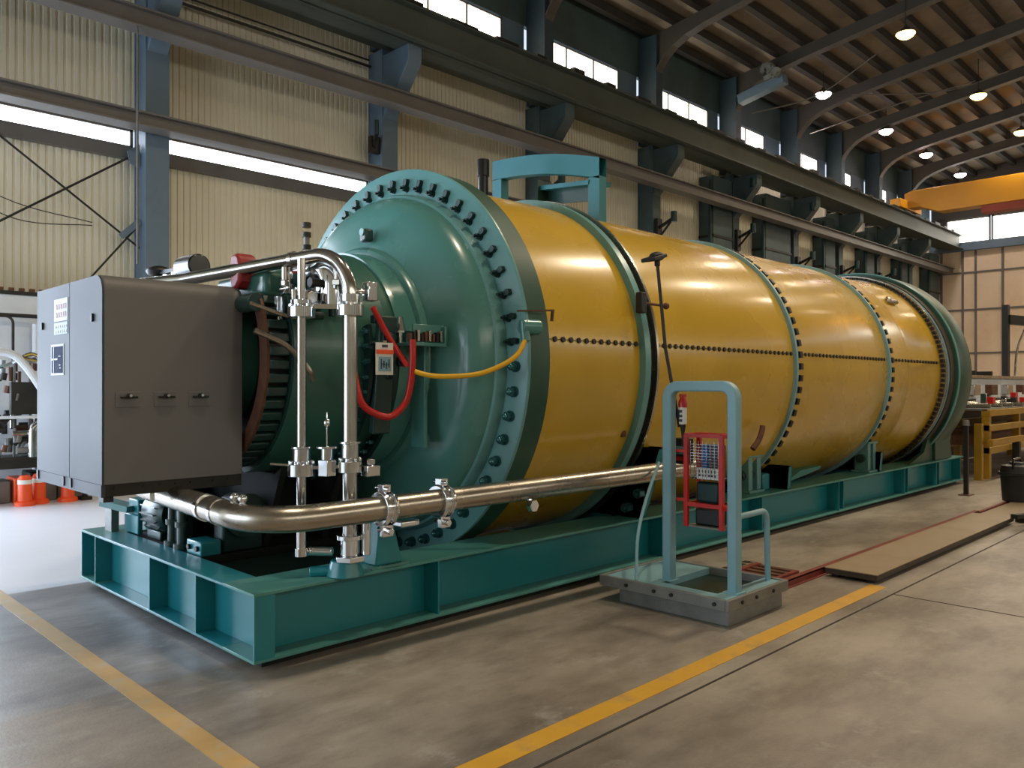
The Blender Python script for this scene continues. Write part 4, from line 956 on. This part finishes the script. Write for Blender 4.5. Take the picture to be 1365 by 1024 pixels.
for (y, x) in ((5.95, 2.5), (6.12, 2.5)):
    m_ = MB(); m_.cyl((x, y, 0.456), (x, y, 0.90), 0.035, 16, 0.028); m_.cyl((x, y, 0.456), (x, y, 0.50), 0.06, 16); m_.cyl((x, y, 0.62), (x, y, 0.66), 0.05, 12); obj('riser', m_, M['teal_dark'], t)

# ------------------------------------------------------------------ rolling guard stand
t = stand = thing('guard_stand', 'low rolling platform with light blue square-tube hoop on grey plates', 'stand', (5.38, 3.36, 0))
m_ = MB(); m_.box(4.99, 5.77, 2.88, 3.82, 0.0, 0.115); obj('lower_plate', m_, M['grey_plate'], t, bevel=0.006)
m_ = MB()
m_.box(4.92, 5.79, 2.84, 2.87, 0.12, 0.20); m_.box(4.92, 4.95, 2.87, 3.93, 0.12, 0.20); m_.box(5.76, 5.79, 2.87, 3.93, 0.12, 0.20); m_.box(4.92, 5.79, 3.93, 3.96, 0.12, 0.20)
obj('tray_rim', m_, M['grey_plate'], t, bevel=0.004)
m_ = MB(); m_.box(4.95, 5.76, 3.50, 3.93, 0.115, 0.19); m_.box(4.95, 5.76, 2.87, 3.02, 0.115, 0.19); m_.box(4.95, 5.08, 3.02, 3.50, 0.115, 0.19); obj('tray_deck', m_, M['rail_blue'], t)
m_ = MB(); m_.box(5.08, 5.76, 3.02, 3.50, 0.115, 0.14); obj('tray_pit', m_, M['dark_green'], t)
for y in (2.95, 3.3, 3.45, 3.7):
    m_ = MB(); m_.cyl((4.922, y, 0.16), (4.908, y, 0.16), 0.014, 8); obj('rim_bolt', m_, M['black'], t)
for x in (5.1, 5.3, 5.55):
    m_ = MB(); m_.cyl((x, 2.842, 0.16), (x, 2.83, 0.16), 0.014, 8); obj('rim_bolt', m_, M['black'], t)
# hoop: square tube with rounded corners
def sq_tube(pts, w):
    m_ = MB(); pts = [V(p) for p in pts]; ring_ = []
    for i, p in enumerate(pts):
        t_ = (pts[min(i + 1, len(pts) - 1)] - pts[max(i - 1, 0)]).normalized()
        bx_ = V((1, 0, 0)); n_ = t_.cross(bx_).normalized()
        for sx, sn in ((-1, -1), (1, -1), (1, 1), (-1, 1)): m_.v.append(tuple(p + bx_ * sx * w / 2 + n_ * sn * w / 2))
    for i in range(len(pts) - 1):
        for k in range(4): a = i * 4 + k; b = i * 4 + (k + 1) % 4; m_.f.append((a, b, b + 4, a + 4))
    m_.f.append((3, 2, 1, 0)); q = (len(pts) - 1) * 4; m_.f.append((q, q + 1, q + 2, q + 3)); return m_
hp = arc_path([(5.19, 2.95, 0.19), (5.19, 2.95, 1.66), (5.19, 3.50, 1.66), (5.19, 3.50, 0.19)], 0.09, 8)
obj('hoop', sq_tube(hp, 0.078), M['rail_blue'], t, bevel=0.010)
for y in (2.95, 3.50):
    m_ = MB(); m_.box(5.13, 5.25, y - 0.06, y + 0.06, 0.19, 0.198); obj('foot_weld', m_, M['rail_blue'], t)
m_ = MB(); m_.tube(arc_path([(5.23, 2.96, 0.72), (5.70, 2.97, 0.72), (5.72, 2.97, 0.19)], 0.08, 8), 0.022, 14); obj('side_rail', m_, M['rail_blue'], t)
m_ = MB(); m_.tube(arc_path([(5.23, 3.52, 0.72), (5.70, 3.86, 0.72), (5.72, 3.88, 0.19)], 0.08, 8), 0.016, 12); obj('side_rail', m_, M['grey_plate'], t)
m_ = MB(); m_.box(5.215, 5.235, 2.985, 3.0, 1.1, 1.50); obj('inner_angle', m_, M['slab'], t)
m_ = MB(); m_.tube(smooth_path([(4.99, 3.66, 0.19), (5.12, 3.74, 0.5), (5.40, 3.86, 0.75), (5.68, 3.93, 1.02)], 6), 0.013, 8)
tag(obj('leaning_rod', m_, M['rail_blue']), 'thin grey rod rising from the platform edge to the horizontal pipe', 'rod')

# red wire rack hanging in the hoop
t = thing('red_rack', 'red framed rack with wire baskets hanging inside the blue hoop', 'rack', (5.45, 3.25, 0.62))
ry0, ry1, rx0, rx1 = 3.10, 3.40, 5.27, 5.45
for (x, y) in ((rx0, ry1), (rx0, ry0), (rx1, ry0), (rx1, ry1)):
    m_ = MB(); m_.box(x - 0.014, x + 0.014, y - 0.018, y + 0.018, 0.60, 1.30); obj('upright', m_, M['red'], t, bevel=0.003)
for z in (1.29, 0.77):
    m_ = MB(); m_.box(rx0 - 0.012, rx0 + 0.012, ry0, ry1, z - 0.014, z + 0.014); m_.box(rx1 - 0.012, rx1 + 0.012, ry0, ry1, z - 0.014, z + 0.014)
    m_.box(rx0, rx1, ry0 - 0.012, ry0 + 0.012, z - 0.014, z + 0.014); m_.box(rx0, rx1, ry1 - 0.012, ry1 + 0.012, z - 0.014, z + 0.014); obj('frame_rail', m_, M['red'], t)
for z in (1.17, 0.80):
    m_ = MB(); m_.bar((5.23, 3.50, z), (rx0, ry1, z), 0.02, 0.02); obj('hanger_bar', m_, M['red'], t)
m_ = MB(); m_.bar((5.22, 2.99, 0.77), (rx0, ry0, 0.77), 0.02, 0.03); obj('hanger_bar', m_, M['red'], t)
m_ = MB(); m_.box(rx0, rx1, ry0, ry1, 0.60, 0.612); obj('base_tray', m_, M['grey_plate'], t)
m_ = MB()
for i in range(12): m_.box(rx0 + 0.01, rx0 + 0.015, ry0 + 0.02, ry1 - 0.02, 0.98 + i * 0.022, 0.983 + i * 0.022)
for i in range(8): m_.box(rx0 + 0.008, rx0 + 0.012, ry0 + 0.03 + i * 0.034, ry0 + 0.033 + i * 0.034, 0.96, 1.25)
obj('wire_basket', m_, M['steel'], t)
m_ = MB(); m_.box(rx0 + 0.03, rx1 - 0.03, ry0 + 0.05, ry0 + 0.2, 0.98, 1.22); m_.box(rx0 + 0.03, rx1 - 0.02, ry0 + 0.03, ry1 - 0.03, 0.96, 0.975); obj('inner_case', m_, M['ink'], t, bevel=0.006)
m_ = MB(); m_.box(rx0 + 0.022, rx0 + 0.03, ry0 + 0.13, ry0 + 0.17, 1.05, 1.22); obj('blue_tab', m_, M['blue'], t)
m_ = MB(); m_.box(rx0 + 0.016, rx0 + 0.024, ry0 + 0.04, ry0 + 0.22, 0.965, 1.05); pl = obj('rating_plate', m_, M['white'], t)
m_ = MB()
for i in range(6):
    m_.box(rx0 + 0.012, rx0 + 0.016, ry0 + 0.055 + i * 0.026, ry0 + 0.07 + i * 0.026, 0.985, 1.0); m_.box(rx0 + 0.012, rx0 + 0.016, ry0 + 0.06 + i * 0.026, ry0 + 0.068 + i * 0.026, 1.012, 1.035)
obj('plate_print', m_, M['ink'], pl)
m_ = MB(); m_.box(rx0 + 0.04, rx1 - 0.03, ry0 + 0.04, ry1 - 0.05, 0.612, 0.74); obj('battery_case', m_, M['black'], t, bevel=0.015)
m_ = MB(); m_.box(rx0 + 0.05, rx1 - 0.03, ry0 + 0.05, ry1 - 0.05, 0.78, 0.94); obj('glass_jar', m_, M['dark_green'], t, bevel=0.02)
t = thing('sensor_box', 'small grey and red sensor box hanging left of the red rack', 'box', (5.35, 3.5, 1.05))
m_ = MB(); m_.box(5.30, 5.42, 3.43, 3.55, 1.06, 1.26); obj('case', m_, M['dark'], t, bevel=0.01)
m_ = MB(); m_.box(5.29, 5.30, 3.44, 3.54, 1.14, 1.20); obj('pale_face', m_, M['rail_blue'], t)
m_ = MB(); m_.box(5.29, 5.30, 3.45, 3.53, 1.09, 1.12); obj('red_face', m_, M['red'], t)
m_ = MB(); m_.box(5.23, 5.30, 3.475, 3.49, 1.15, 1.17); obj('bracket', m_, M['dark'], t)

# fire extinguisher on the left post
t = thing('fire_extinguisher', 'small red-topped handheld extinguisher clipped inside the left post of the hoop', 'extinguisher', (5.24, 3.42, 1.33))
x, y = 5.262, 3.425
m_ = MB(); m_.lathe([(1.37, 0.001), (1.37, 0.026), (1.375, 0.03), (1.50, 0.03), (1.505, 0.001)], (x, y, 0), 'z', 20); obj('label_sleeve', m_, M['white'], t)
m_ = MB(); m_.lathe([(1.50, 0.034), (1.53, 0.034), (1.55, 0.03), (1.57, 0.02), (1.585, 0.02), (1.585, 0.001)], (x, y, 0), 'z', 20); m_.box(x - 0.03, x + 0.03, y - 0.012, y + 0.012, 1.575, 1.60); obj('head', m_, M['red'], t)
m_ = MB(); m_.lathe([(1.20, 0.001), (1.20, 0.006), (1.30, 0.012), (1.37, 0.024), (1.37, 0.001)], (x, y, 0), 'z', 16); obj('nozzle', m_, M['black'], t)
m_ = MB(); m_.box(5.228, 5.245, 3.44, 3.46, 1.42, 1.48); obj('wall_clip', m_, M['dark'], t)
m_ = MB()
for i in range(3): m_.box(x - 0.036, x - 0.029, y - 0.012, y + 0.012, 1.39 + i * 0.035, 1.41 + i * 0.035)
obj('label_print', m_, M['ink'], t)

# inspection wand standing up behind the hoop
t = thing('inspection_wand', 'long thin black pole with a small black tilted head in front of the drum', 'pole', (5.25, 3.47, 1.25))
m_ = MB(); m_.tube([(5.262, 3.455, 1.35), (5.17, 3.52, 1.95), (5.115, 3.555, 2.6)], 0.013, 10); obj('pole', m_, M['black'], t)
m_ = MB(); m_.obox((5.08, 3.56, 2.63), (0.17, 0.13, 0.03), Matrix.Rotation(-0.3, 3, 'Y')); m_.sphere((5.11, 3.555, 2.645), 0.06, (1, 1, 0.6), 8); m_.cyl((5.115, 3.555, 2.57), (5.115, 3.555, 2.63), 0.022, 10); obj('head', m_, M['black'], t, bevel=0.008)

# curved orange lever strip by the drum
m_ = MB(); m_.tube(smooth_path([(7.80, 4.22, 1.0), (7.88, 4.2, 1.08), (7.94, 4.19, 1.18), (7.96, 4.19, 1.24)], 6), 0.03, 10)
tag(obj('orange_lever', m_, M['brown']), 'curved rust-red lever against the drum right of the hoop', 'lever')

# ------------------------------------------------------------------ floor plate, red rail, bits
t = thing('floor_plate', 'long flat tan steel plate lying on the floor right of the stand', 'plate', (9, 2.86, 0))
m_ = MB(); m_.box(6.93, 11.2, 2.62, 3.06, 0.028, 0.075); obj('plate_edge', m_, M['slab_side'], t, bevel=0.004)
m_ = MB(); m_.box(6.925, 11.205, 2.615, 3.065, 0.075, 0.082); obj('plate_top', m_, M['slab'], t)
m_ = MB(); m_.box(6.98, 11.1, 2.66, 2.72, 0, 0.028); m_.box(6.98, 11.1, 2.96, 3.02, 0, 0.028); obj('skid_batten', m_, M['black'], t)
t = thing('floor_plate', 'farther tan plate lying beyond the first one towards the black bin', 'plate', (12.4, 2.9, 0))
m_ = MB(); m_.box(11.35, 14.6, 2.7, 3.08, 0.0, 0.03); obj('plate_body', m_, M['slab'], t, bevel=0.004)
t = thing('red_rail', 'long dark red steel rail on the floor between stand and plate', 'rail', (8.8, 3.15, 0))
m_ = MB(); m_.box(5.95, 11.6, 3.10, 3.11, 0.0, 0.06); m_.box(5.95, 11.6, 3.10, 3.16, 0.052, 0.06); m_.box(5.95, 11.6, 3.08, 3.16, 0.0, 0.008); obj('channel', m_, M['red_rail'], t)
m_ = MB(); m_.box(11.6, 13.4, 3.14, 3.18, 0, 0.02); obj('rail_end', m_, M['red_rail'], t)
t = thing('slotted_track', 'slotted brown steel grate on the floor behind the stand', 'grate', (6.3, 3.6, 0))
m_ = MB(); m_.box(5.85, 6.85, 3.26, 3.30, 0, 0.03); m_.box(5.85, 6.85, 3.62, 3.66, 0, 0.04)
obj('side_bar', m_, M['red_rail'], t)
m_ = MB()
for i in range(9): m_.box(5.87 + i * 0.115, 5.93 + i * 0.115, 3.30, 3.62, 0, 0.03)
obj('slats', m_, M['brown'], t)
m_ = MB(); m_.box(5.85, 6.85, 3.66, 3.76, 0.0, 0.05); obj('toothed_edge', m_, M['slab'], t)
m_ = MB()
for i in range(8): m_.box(5.88 + i * 0.12, 5.95 + i * 0.12, 3.67, 3.75, 0.05, 0.054)
obj('tooth_slot', m_, M['black'], t)

t = thing('floor_post', 'thin black floor stand post at the far end of the skid', 'post', (13.62, 3.82, 0))
m_ = MB(); m_.box(13.5, 13.74, 3.74, 3.90, 0, 0.012); obj('base', m_, M['brown'], t)
m_ = MB(); m_.box(13.59, 13.65, 3.79, 3.85, 0.012, 1.06); obj('shaft', m_, M['black'], t)
m_ = MB(); m_.cyl((13.62, 3.82, 1.06), (13.62, 3.82, 1.14), 0.05, 12); obj('cap', m_, M['grey_plate'], t)

t = thing('black_bin', 'black plastic bin with lid standing at the right edge of the photo', 'bin', (13.4, 3.0, 0.12))
m_ = MB(); m_.lathe([(0.0, 0.001), (0.0, 0.18), (0.36, 0.205), (0.37, 0.23), (0.41, 0.23), (0.41, 0.21), (0.50, 0.19), (0.52, 0.10), (0.55, 0.09), (0.56, 0.001)], (13.2, 3.05, 0.03), 'z', 24); obj('body', m_, M['black'], t)
m_ = MB(); m_.tube(arc_path([(13.0, 3.05, 0.50), (13.0, 3.05, 0.63), (13.4, 3.05, 0.63), (13.4, 3.05, 0.50)], 0.05, 5), 0.015, 8); obj('handle', m_, M['black_gloss'], t)
m_ = MB(); m_.box(11.6, 12.9, 2.42, 2.66, 0.0, 0.06)
tag(obj('grey_board', m_, M['grey_plate'], bevel=0.02), 'pale grey board lying in front of the black bin at the right edge', 'board')
t = thing('scrap_bars', 'dark scrap bars on the floor in front of the black bin', 'bars', (11.6, 2.3, 0))
for (a, b2) in [((10.95, 2.56, 0.12), (11.8, 2.3, 0.10)), ((11.2, 2.45, 0.05), (12.4, 2.3, 0.05)), ((11.3, 2.6, 0.03), (12.2, 2.1, 0.03))]:
    m_ = MB(); m_.bar(a, b2, 0.08, 0.05); obj('bar', m_, M['dark'], t)

# ------------------------------------------------------------------ far right yellow machinery
t = thing('yellow_bench', 'long yellow steel machine bench behind the far end of the drum', 'machine', (19.5, 4.6, 0))
for z in (0.45, 0.85, 1.12):
    m_ = MB(); m_.box(16.2, 24.0, 4.15, 4.3, z, z + 0.12); m_.box(16.2, 24.0, 5.2, 5.35, z, z + 0.12); obj('rail', m_, M['machine_yellow'], t, bevel=0.01)
for x in (16.2, 18.2, 20.2, 22.2, 23.9):
    for y in (4.17, 5.22):
        m_ = MB(); m_.box(x, x + 0.13, y, y + 0.12, 0, 1.12); obj('leg', m_, M['machine_yellow'], t)
m_ = MB(); m_.box(16.2, 24, 4.2, 5.3, 1.22, 1.26); obj('top', m_, M['grey_plate'], t)
for i in range(10):
    x = 16.6 + i * 0.75; m_ = MB(); m_.cyl((x, 4.25, 1.30), (x, 5.25, 1.30), 0.045, 12); obj('roller', m_, M['steel_soft'], t)
m_ = MB(); m_.box(16.5, 23.5, 4.5, 5.1, 0.57, 0.84); obj('shelf_boxes', m_, M['brown'], t)
for i in range(26):
    x = random.uniform(16.4, 22); m_ = MB(); y = random.uniform(4.2, 4.9); h_ = random.uniform(0.05, 0.2); w_ = random.uniform(0.04, 0.18)
    m_.box(x, x + w_, y, y + 0.1, 1.34, 1.34 + h_); obj('fixture', m_, M[random.choice(['chrome', 'steel', 'machine_white', 'dark', 'red', 'dark'])], t, bevel=0.005)
t = thing('white_machine', 'grey-white long machine body beyond the yellow bench', 'machine', (23, 6.2, 0))
m_ = MB(); m_.box(18.5, 28, 5.7, 7.0, 1.35, 1.85); obj('body', m_, M['machine_white'], t, bevel=0.04)
m_ = MB(); m_.box(18.7, 27.8, 5.75, 6.9, 0, 1.35); obj('base', m_, M['dark'], t)
m_ = MB(); m_.box(18.5, 28, 5.65, 7.05, 1.85, 1.92); obj('top_rail', m_, M['steel_soft'], t)
for i in range(6):
    x = 19 + i * 1.4; m_ = MB(); m_.box(x, x + 0.5, 5.55, 5.7, 1.45, 1.7); obj('panel', m_, M['steel'] if i % 2 else M['brown'], t, bevel=0.01)
t = thing('gantry_mast', 'dark mast with a hanging curtain rail over the far machine', 'mast', (26, 6.5, 0))
m_ = MB(); m_.box(25.3, 25.5, 6.05, 6.2, 1.9, 3.9); obj('post', m_, M['dark'], t)
m_ = MB(); m_.bar((25.4, 6.1, 3.5), (29, 5.0, 3.45), 0.2, 0.25); obj('beam', m_, M['dark'], t)
for i in range(4):
    m_ = MB(); x = 25.8 + i * 0.8; y = 6.0 - i * 0.25
    m_.tube(smooth_path([(x + 0.6, y - 0.15, 3.4), (x + 0.25, y, 2.7), (x, y, 1.95)], 6), 0.03, 8); obj('hose', m_, M['steel_soft'], t)
t = thing('steel_rack', 'low steel rack with small parts at the foot of the far wall', 'rack', (30, 9.2, 0))
for x in (27, 29, 31, 33):
    m_ = MB(); m_.box(x, x + 0.08, 8.4, 9.4, 0, 2.2); obj('frame', m_, M['dark'], t)
for z in (0.4, 1.1, 1.8):
    m_ = MB(); m_.box(27, 33.1, 8.4, 9.4, z, z + 0.05); obj('shelf', m_, M['grey_plate'], t)
m_ = MB()
for i in range(12): m_.box(27.2 + i * 0.48, 27.5 + i * 0.48, 8.6, 9.1, 1.15, 1.3 + random.random() * 0.4)
b = obj('crates', m_, M['machine_white'], t)
t = thing('yellow_barrier', 'yellow guard barrier standing against the end of the skid', 'barrier', (15.9, 4.2, 0))
m_ = MB(); m_.box(15.85, 15.97, 4.2, 4.32, 0, 1.0); obj('post', m_, M['machine_yellow'], t)
m_ = MB(); m_.box(15.85, 15.97, 2.0, 4.2, 0.62, 0.78) if False else m_.box(15.85, 18.0, 4.02, 4.1, 0.62, 0.72); obj('rail', m_, M['machine_yellow'], t)
m_ = MB(); m_.box(17.5, 17.62, 4.0, 4.12, 0, 0.62); obj('post', m_, M['dark'], t)

# ------------------------------------------------------------------ far left machinery
t = thing('white_enclosure', 'tall pale machine enclosure panel against the left wall', 'enclosure', (3.4, 14.1, 0))
m_ = MB(); m_.box(2.4, 4.6, 13.95, 14.35, 0, 3.05); obj('panel', m_, M['machine_white'], t, bevel=0.02)
m_ = MB(); m_.box(2.35, 4.65, 13.92, 14.36, 3.05, 3.1); obj('top_edge', m_, M['black'], t)
m_ = MB()
for i in range(16): m_.box(2.4 + i * 0.14, 2.47 + i * 0.14, 13.94, 14.0, 3.1, 3.15)
obj('top_clip', m_, M['brown'], t)
t = thing('tube_frame', 'black and white tube frame in front of the pale enclosure', 'frame', (3.2, 13.8, 0))
m_ = MB(); m_.tube(arc_path([(2.3, 13.8, 2.72), (3.62, 13.8, 2.72), (3.62, 13.8, 0.0)], 0.05, 4), 0.03, 8); obj('black_rail', m_, M['black'], t)
m_ = MB(); m_.cyl((3.55, 13.74, 0.0), (3.55, 13.74, 2.6), 0.05, 12); obj('white_post', m_, M['machine_white'], t)
m_ = MB(); m_.tube(arc_path([(2.9, 13.75, 2.7), (3.25, 13.75, 2.7), (3.25, 13.75, 1.5)], 0.1, 4), 0.02, 8); obj('thin_tube', m_, M['dark'], t)
t = thing('process_rig', 'cluttered process rig with curved white pipes and dark table top', 'machine', (3.0, 13.3, 0))
m_ = MB(); m_.box(2.3, 4.1, 12.95, 13.6, 0.50, 0.66); obj('table_top', m_, M['dark'], t, bevel=0.01)
for i in range(9):
    x = 2.35 + i * 0.19; m_ = MB(); m_.box(x, x + 0.16, 13.05 + random.random() * .1, 13.5, 0.0, 0.3 + random.random() * 0.18); obj('bin_under_table', m_, M[random.choice(['brown', 'dark', 'slab', 'orange', 'girt'])], t, bevel=0.02)
m_ = MB(); m_.box(2.3, 4.1, 13.0, 13.5, 1.20, 1.24); obj('upper_shelf', m_, M['machine_white'], t)
for x in (2.4, 2.8, 3.1, 3.3, 3.6, 4.0):
    m_ = MB(); m_.box(x, x + 0.03, 13.1, 13.13, 0.66, 2.05); obj('upright', m_, M['grey_plate'], t)
for i in range(70):
    x = random.uniform(2.7, 3.8); z = random.choice([random.uniform(0.7, 1.15), random.uniform(1.26, 1.9)]); y = random.uniform(12.98, 13.4)
    m_ = MB(); ax = random.choice([(0.2, 0, 0), (0, 0, 0.2), (0.1, 0.1, 0.1), (0.02, 0, 0.1)]); m_.cyl((x, y, z), (x + ax[0], y + ax[1], z + ax[2]), random.uniform(0.015, 0.06), 10)
    obj('fitting', m_, M[random.choice(['chrome', 'steel', 'dark', 'dark', 'dark', 'grey_plate', 'brown', 'girt'])], t)
m_ = MB(); m_.box(3.05, 3.4, 13.0, 13.1, 1.26, 1.72); obj('cable_box', m_, M['dark'], t, bevel=0.01)
m_ = MB(); m_.tube(smooth_path([(2.6, 12.9, 2.15), (3.0, 12.9, 2.12), (3.2, 12.9, 1.95), (3.45, 12.9, 1.55)], 6), 0.055, 10); obj('curved_pipe', m_, M['machine_white'], t)
m_ = MB(); m_.tube(smooth_path([(2.6, 13.0, 1.75), (2.9, 13.0, 2.15), (3.2, 13.0, 2.05), (3.5, 13.0, 2.0)], 6), 0.035, 10); obj('curved_pipe', m_, M['steel'], t)
m_ = MB(); m_.tube(smooth_path([(2.6, 13.05, 1.9), (3.0, 13.05, 1.95), (3.3, 13.05, 2.12), (3.5, 13.05, 2.0)], 6), 0.03, 10); obj('curved_pipe', m_, M['chrome'], t)
m_ = MB(); m_.tube(arc_path([(3.3, 12.92, 0.66), (3.3, 12.92, 1.12), (3.5, 12.92, 1.12)], 0.1, 5), 0.06, 12); obj('elbow', m_, M['steel'], t)
def bollard(x, y, label):
    t = thing('safety_bollard', label, 'bollard', (x, y, 0), 'orange bollards left of the cabinet')
    m_ = MB(); m_.lathe([(0, 0.001), (0, 0.13), (0.05, 0.13), (0.07, 0.09), (0.38, 0.085), (0.42, 0.06), (0.42, 0.001)], (x, y, 0), 'z', 20); obj('body', m_, M['orange'], t)
    m_ = MB(); m_.lathe([(0.30, 0.091), (0.36, 0.09)], (x, y, 0), 'z', 20); obj('band', m_, M['white'], t)
bollard(3.16, 12.75, 'orange bollard standing in front of the process rig, nearest the left edge')
bollard(3.36, 12.95 - 0.1, 'orange bollard half hidden by the grey cabinet, left one')
bollard(3.72, 12.8, 'orange bollard half hidden by the grey cabinet, right one')
t = thing('black_stand', 'small black floor stand seen under the cabinet corner', 'stand', (3.95, 12.8, 0))
m_ = MB(); m_.box(3.88, 4.02, 12.7, 12.9, 0, 0.05); obj('base', m_, M['black'], t)
m_ = MB(); m_.tube(arc_path([(3.95, 12.8, 0.05), (3.95, 12.8, 0.5), (4.06, 12.8, 0.5)], 0.08, 5), 0.035, 8); obj('stem', m_, M['black'], t)

# ------------------------------------------------------------------ lights
def area(name, loc, rot, sx, sy, e, col):
    ld = bpy.data.lights.new(name, 'AREA'); ld.shape = 'RECTANGLE'; ld.size = sx; ld.size_y = sy; ld.energy = e; ld.color = col
    o = bpy.data.objects.new(name, ld); COL.objects.link(o); o.location = loc; o.rotation_euler = rot; return o
# open hall door on the left, daylight coming in along +X
area('door_daylight', (-9.7, 9.0, 2.8), (0, math.radians(-90), math.radians(0)), 5.0, 10.5, 520, (0.72, 0.86, 1.0))
area('clerestory_daylight', (14, -13.6, 7.2), (math.radians(80), 0, 0), 46, 2.3, 480, (1.0, 0.9, 0.74))  # fill light added along the unseen right wall

area('side_door_daylight', (-0.2, 14.3, 2.7), (math.radians(-90), 0, 0), 5.6, 5.2, 850, (0.72, 0.84, 1.0))  # light added in the unseen doorway to brighten floor and cabinet
w = bpy.data.worlds.new('hall_air'); SC.world = w; w.use_nodes = True
bg = w.node_tree.nodes['Background']; bg.inputs[0].default_value = (0.75, 0.86, 1.0, 1); bg.inputs[1].default_value = 0.8

# ------------------------------------------------------------------ camera
cd = bpy.data.cameras.new('camera'); cd.sensor_width = 36; cd.lens = 36 * 1077 / 1365; cd.clip_end = 200; cd.clip_start = 0.05
cam = bpy.data.objects.new('camera', cd); COL.objects.link(cam)
cam.location = (0, 0, 1.66); cam.rotation_euler = (math.radians(90.16), 0, math.radians(-45))
SC.camera = cam
SC.view_settings.view_transform = 'Standard'
SC.view_settings.exposure = 0.38
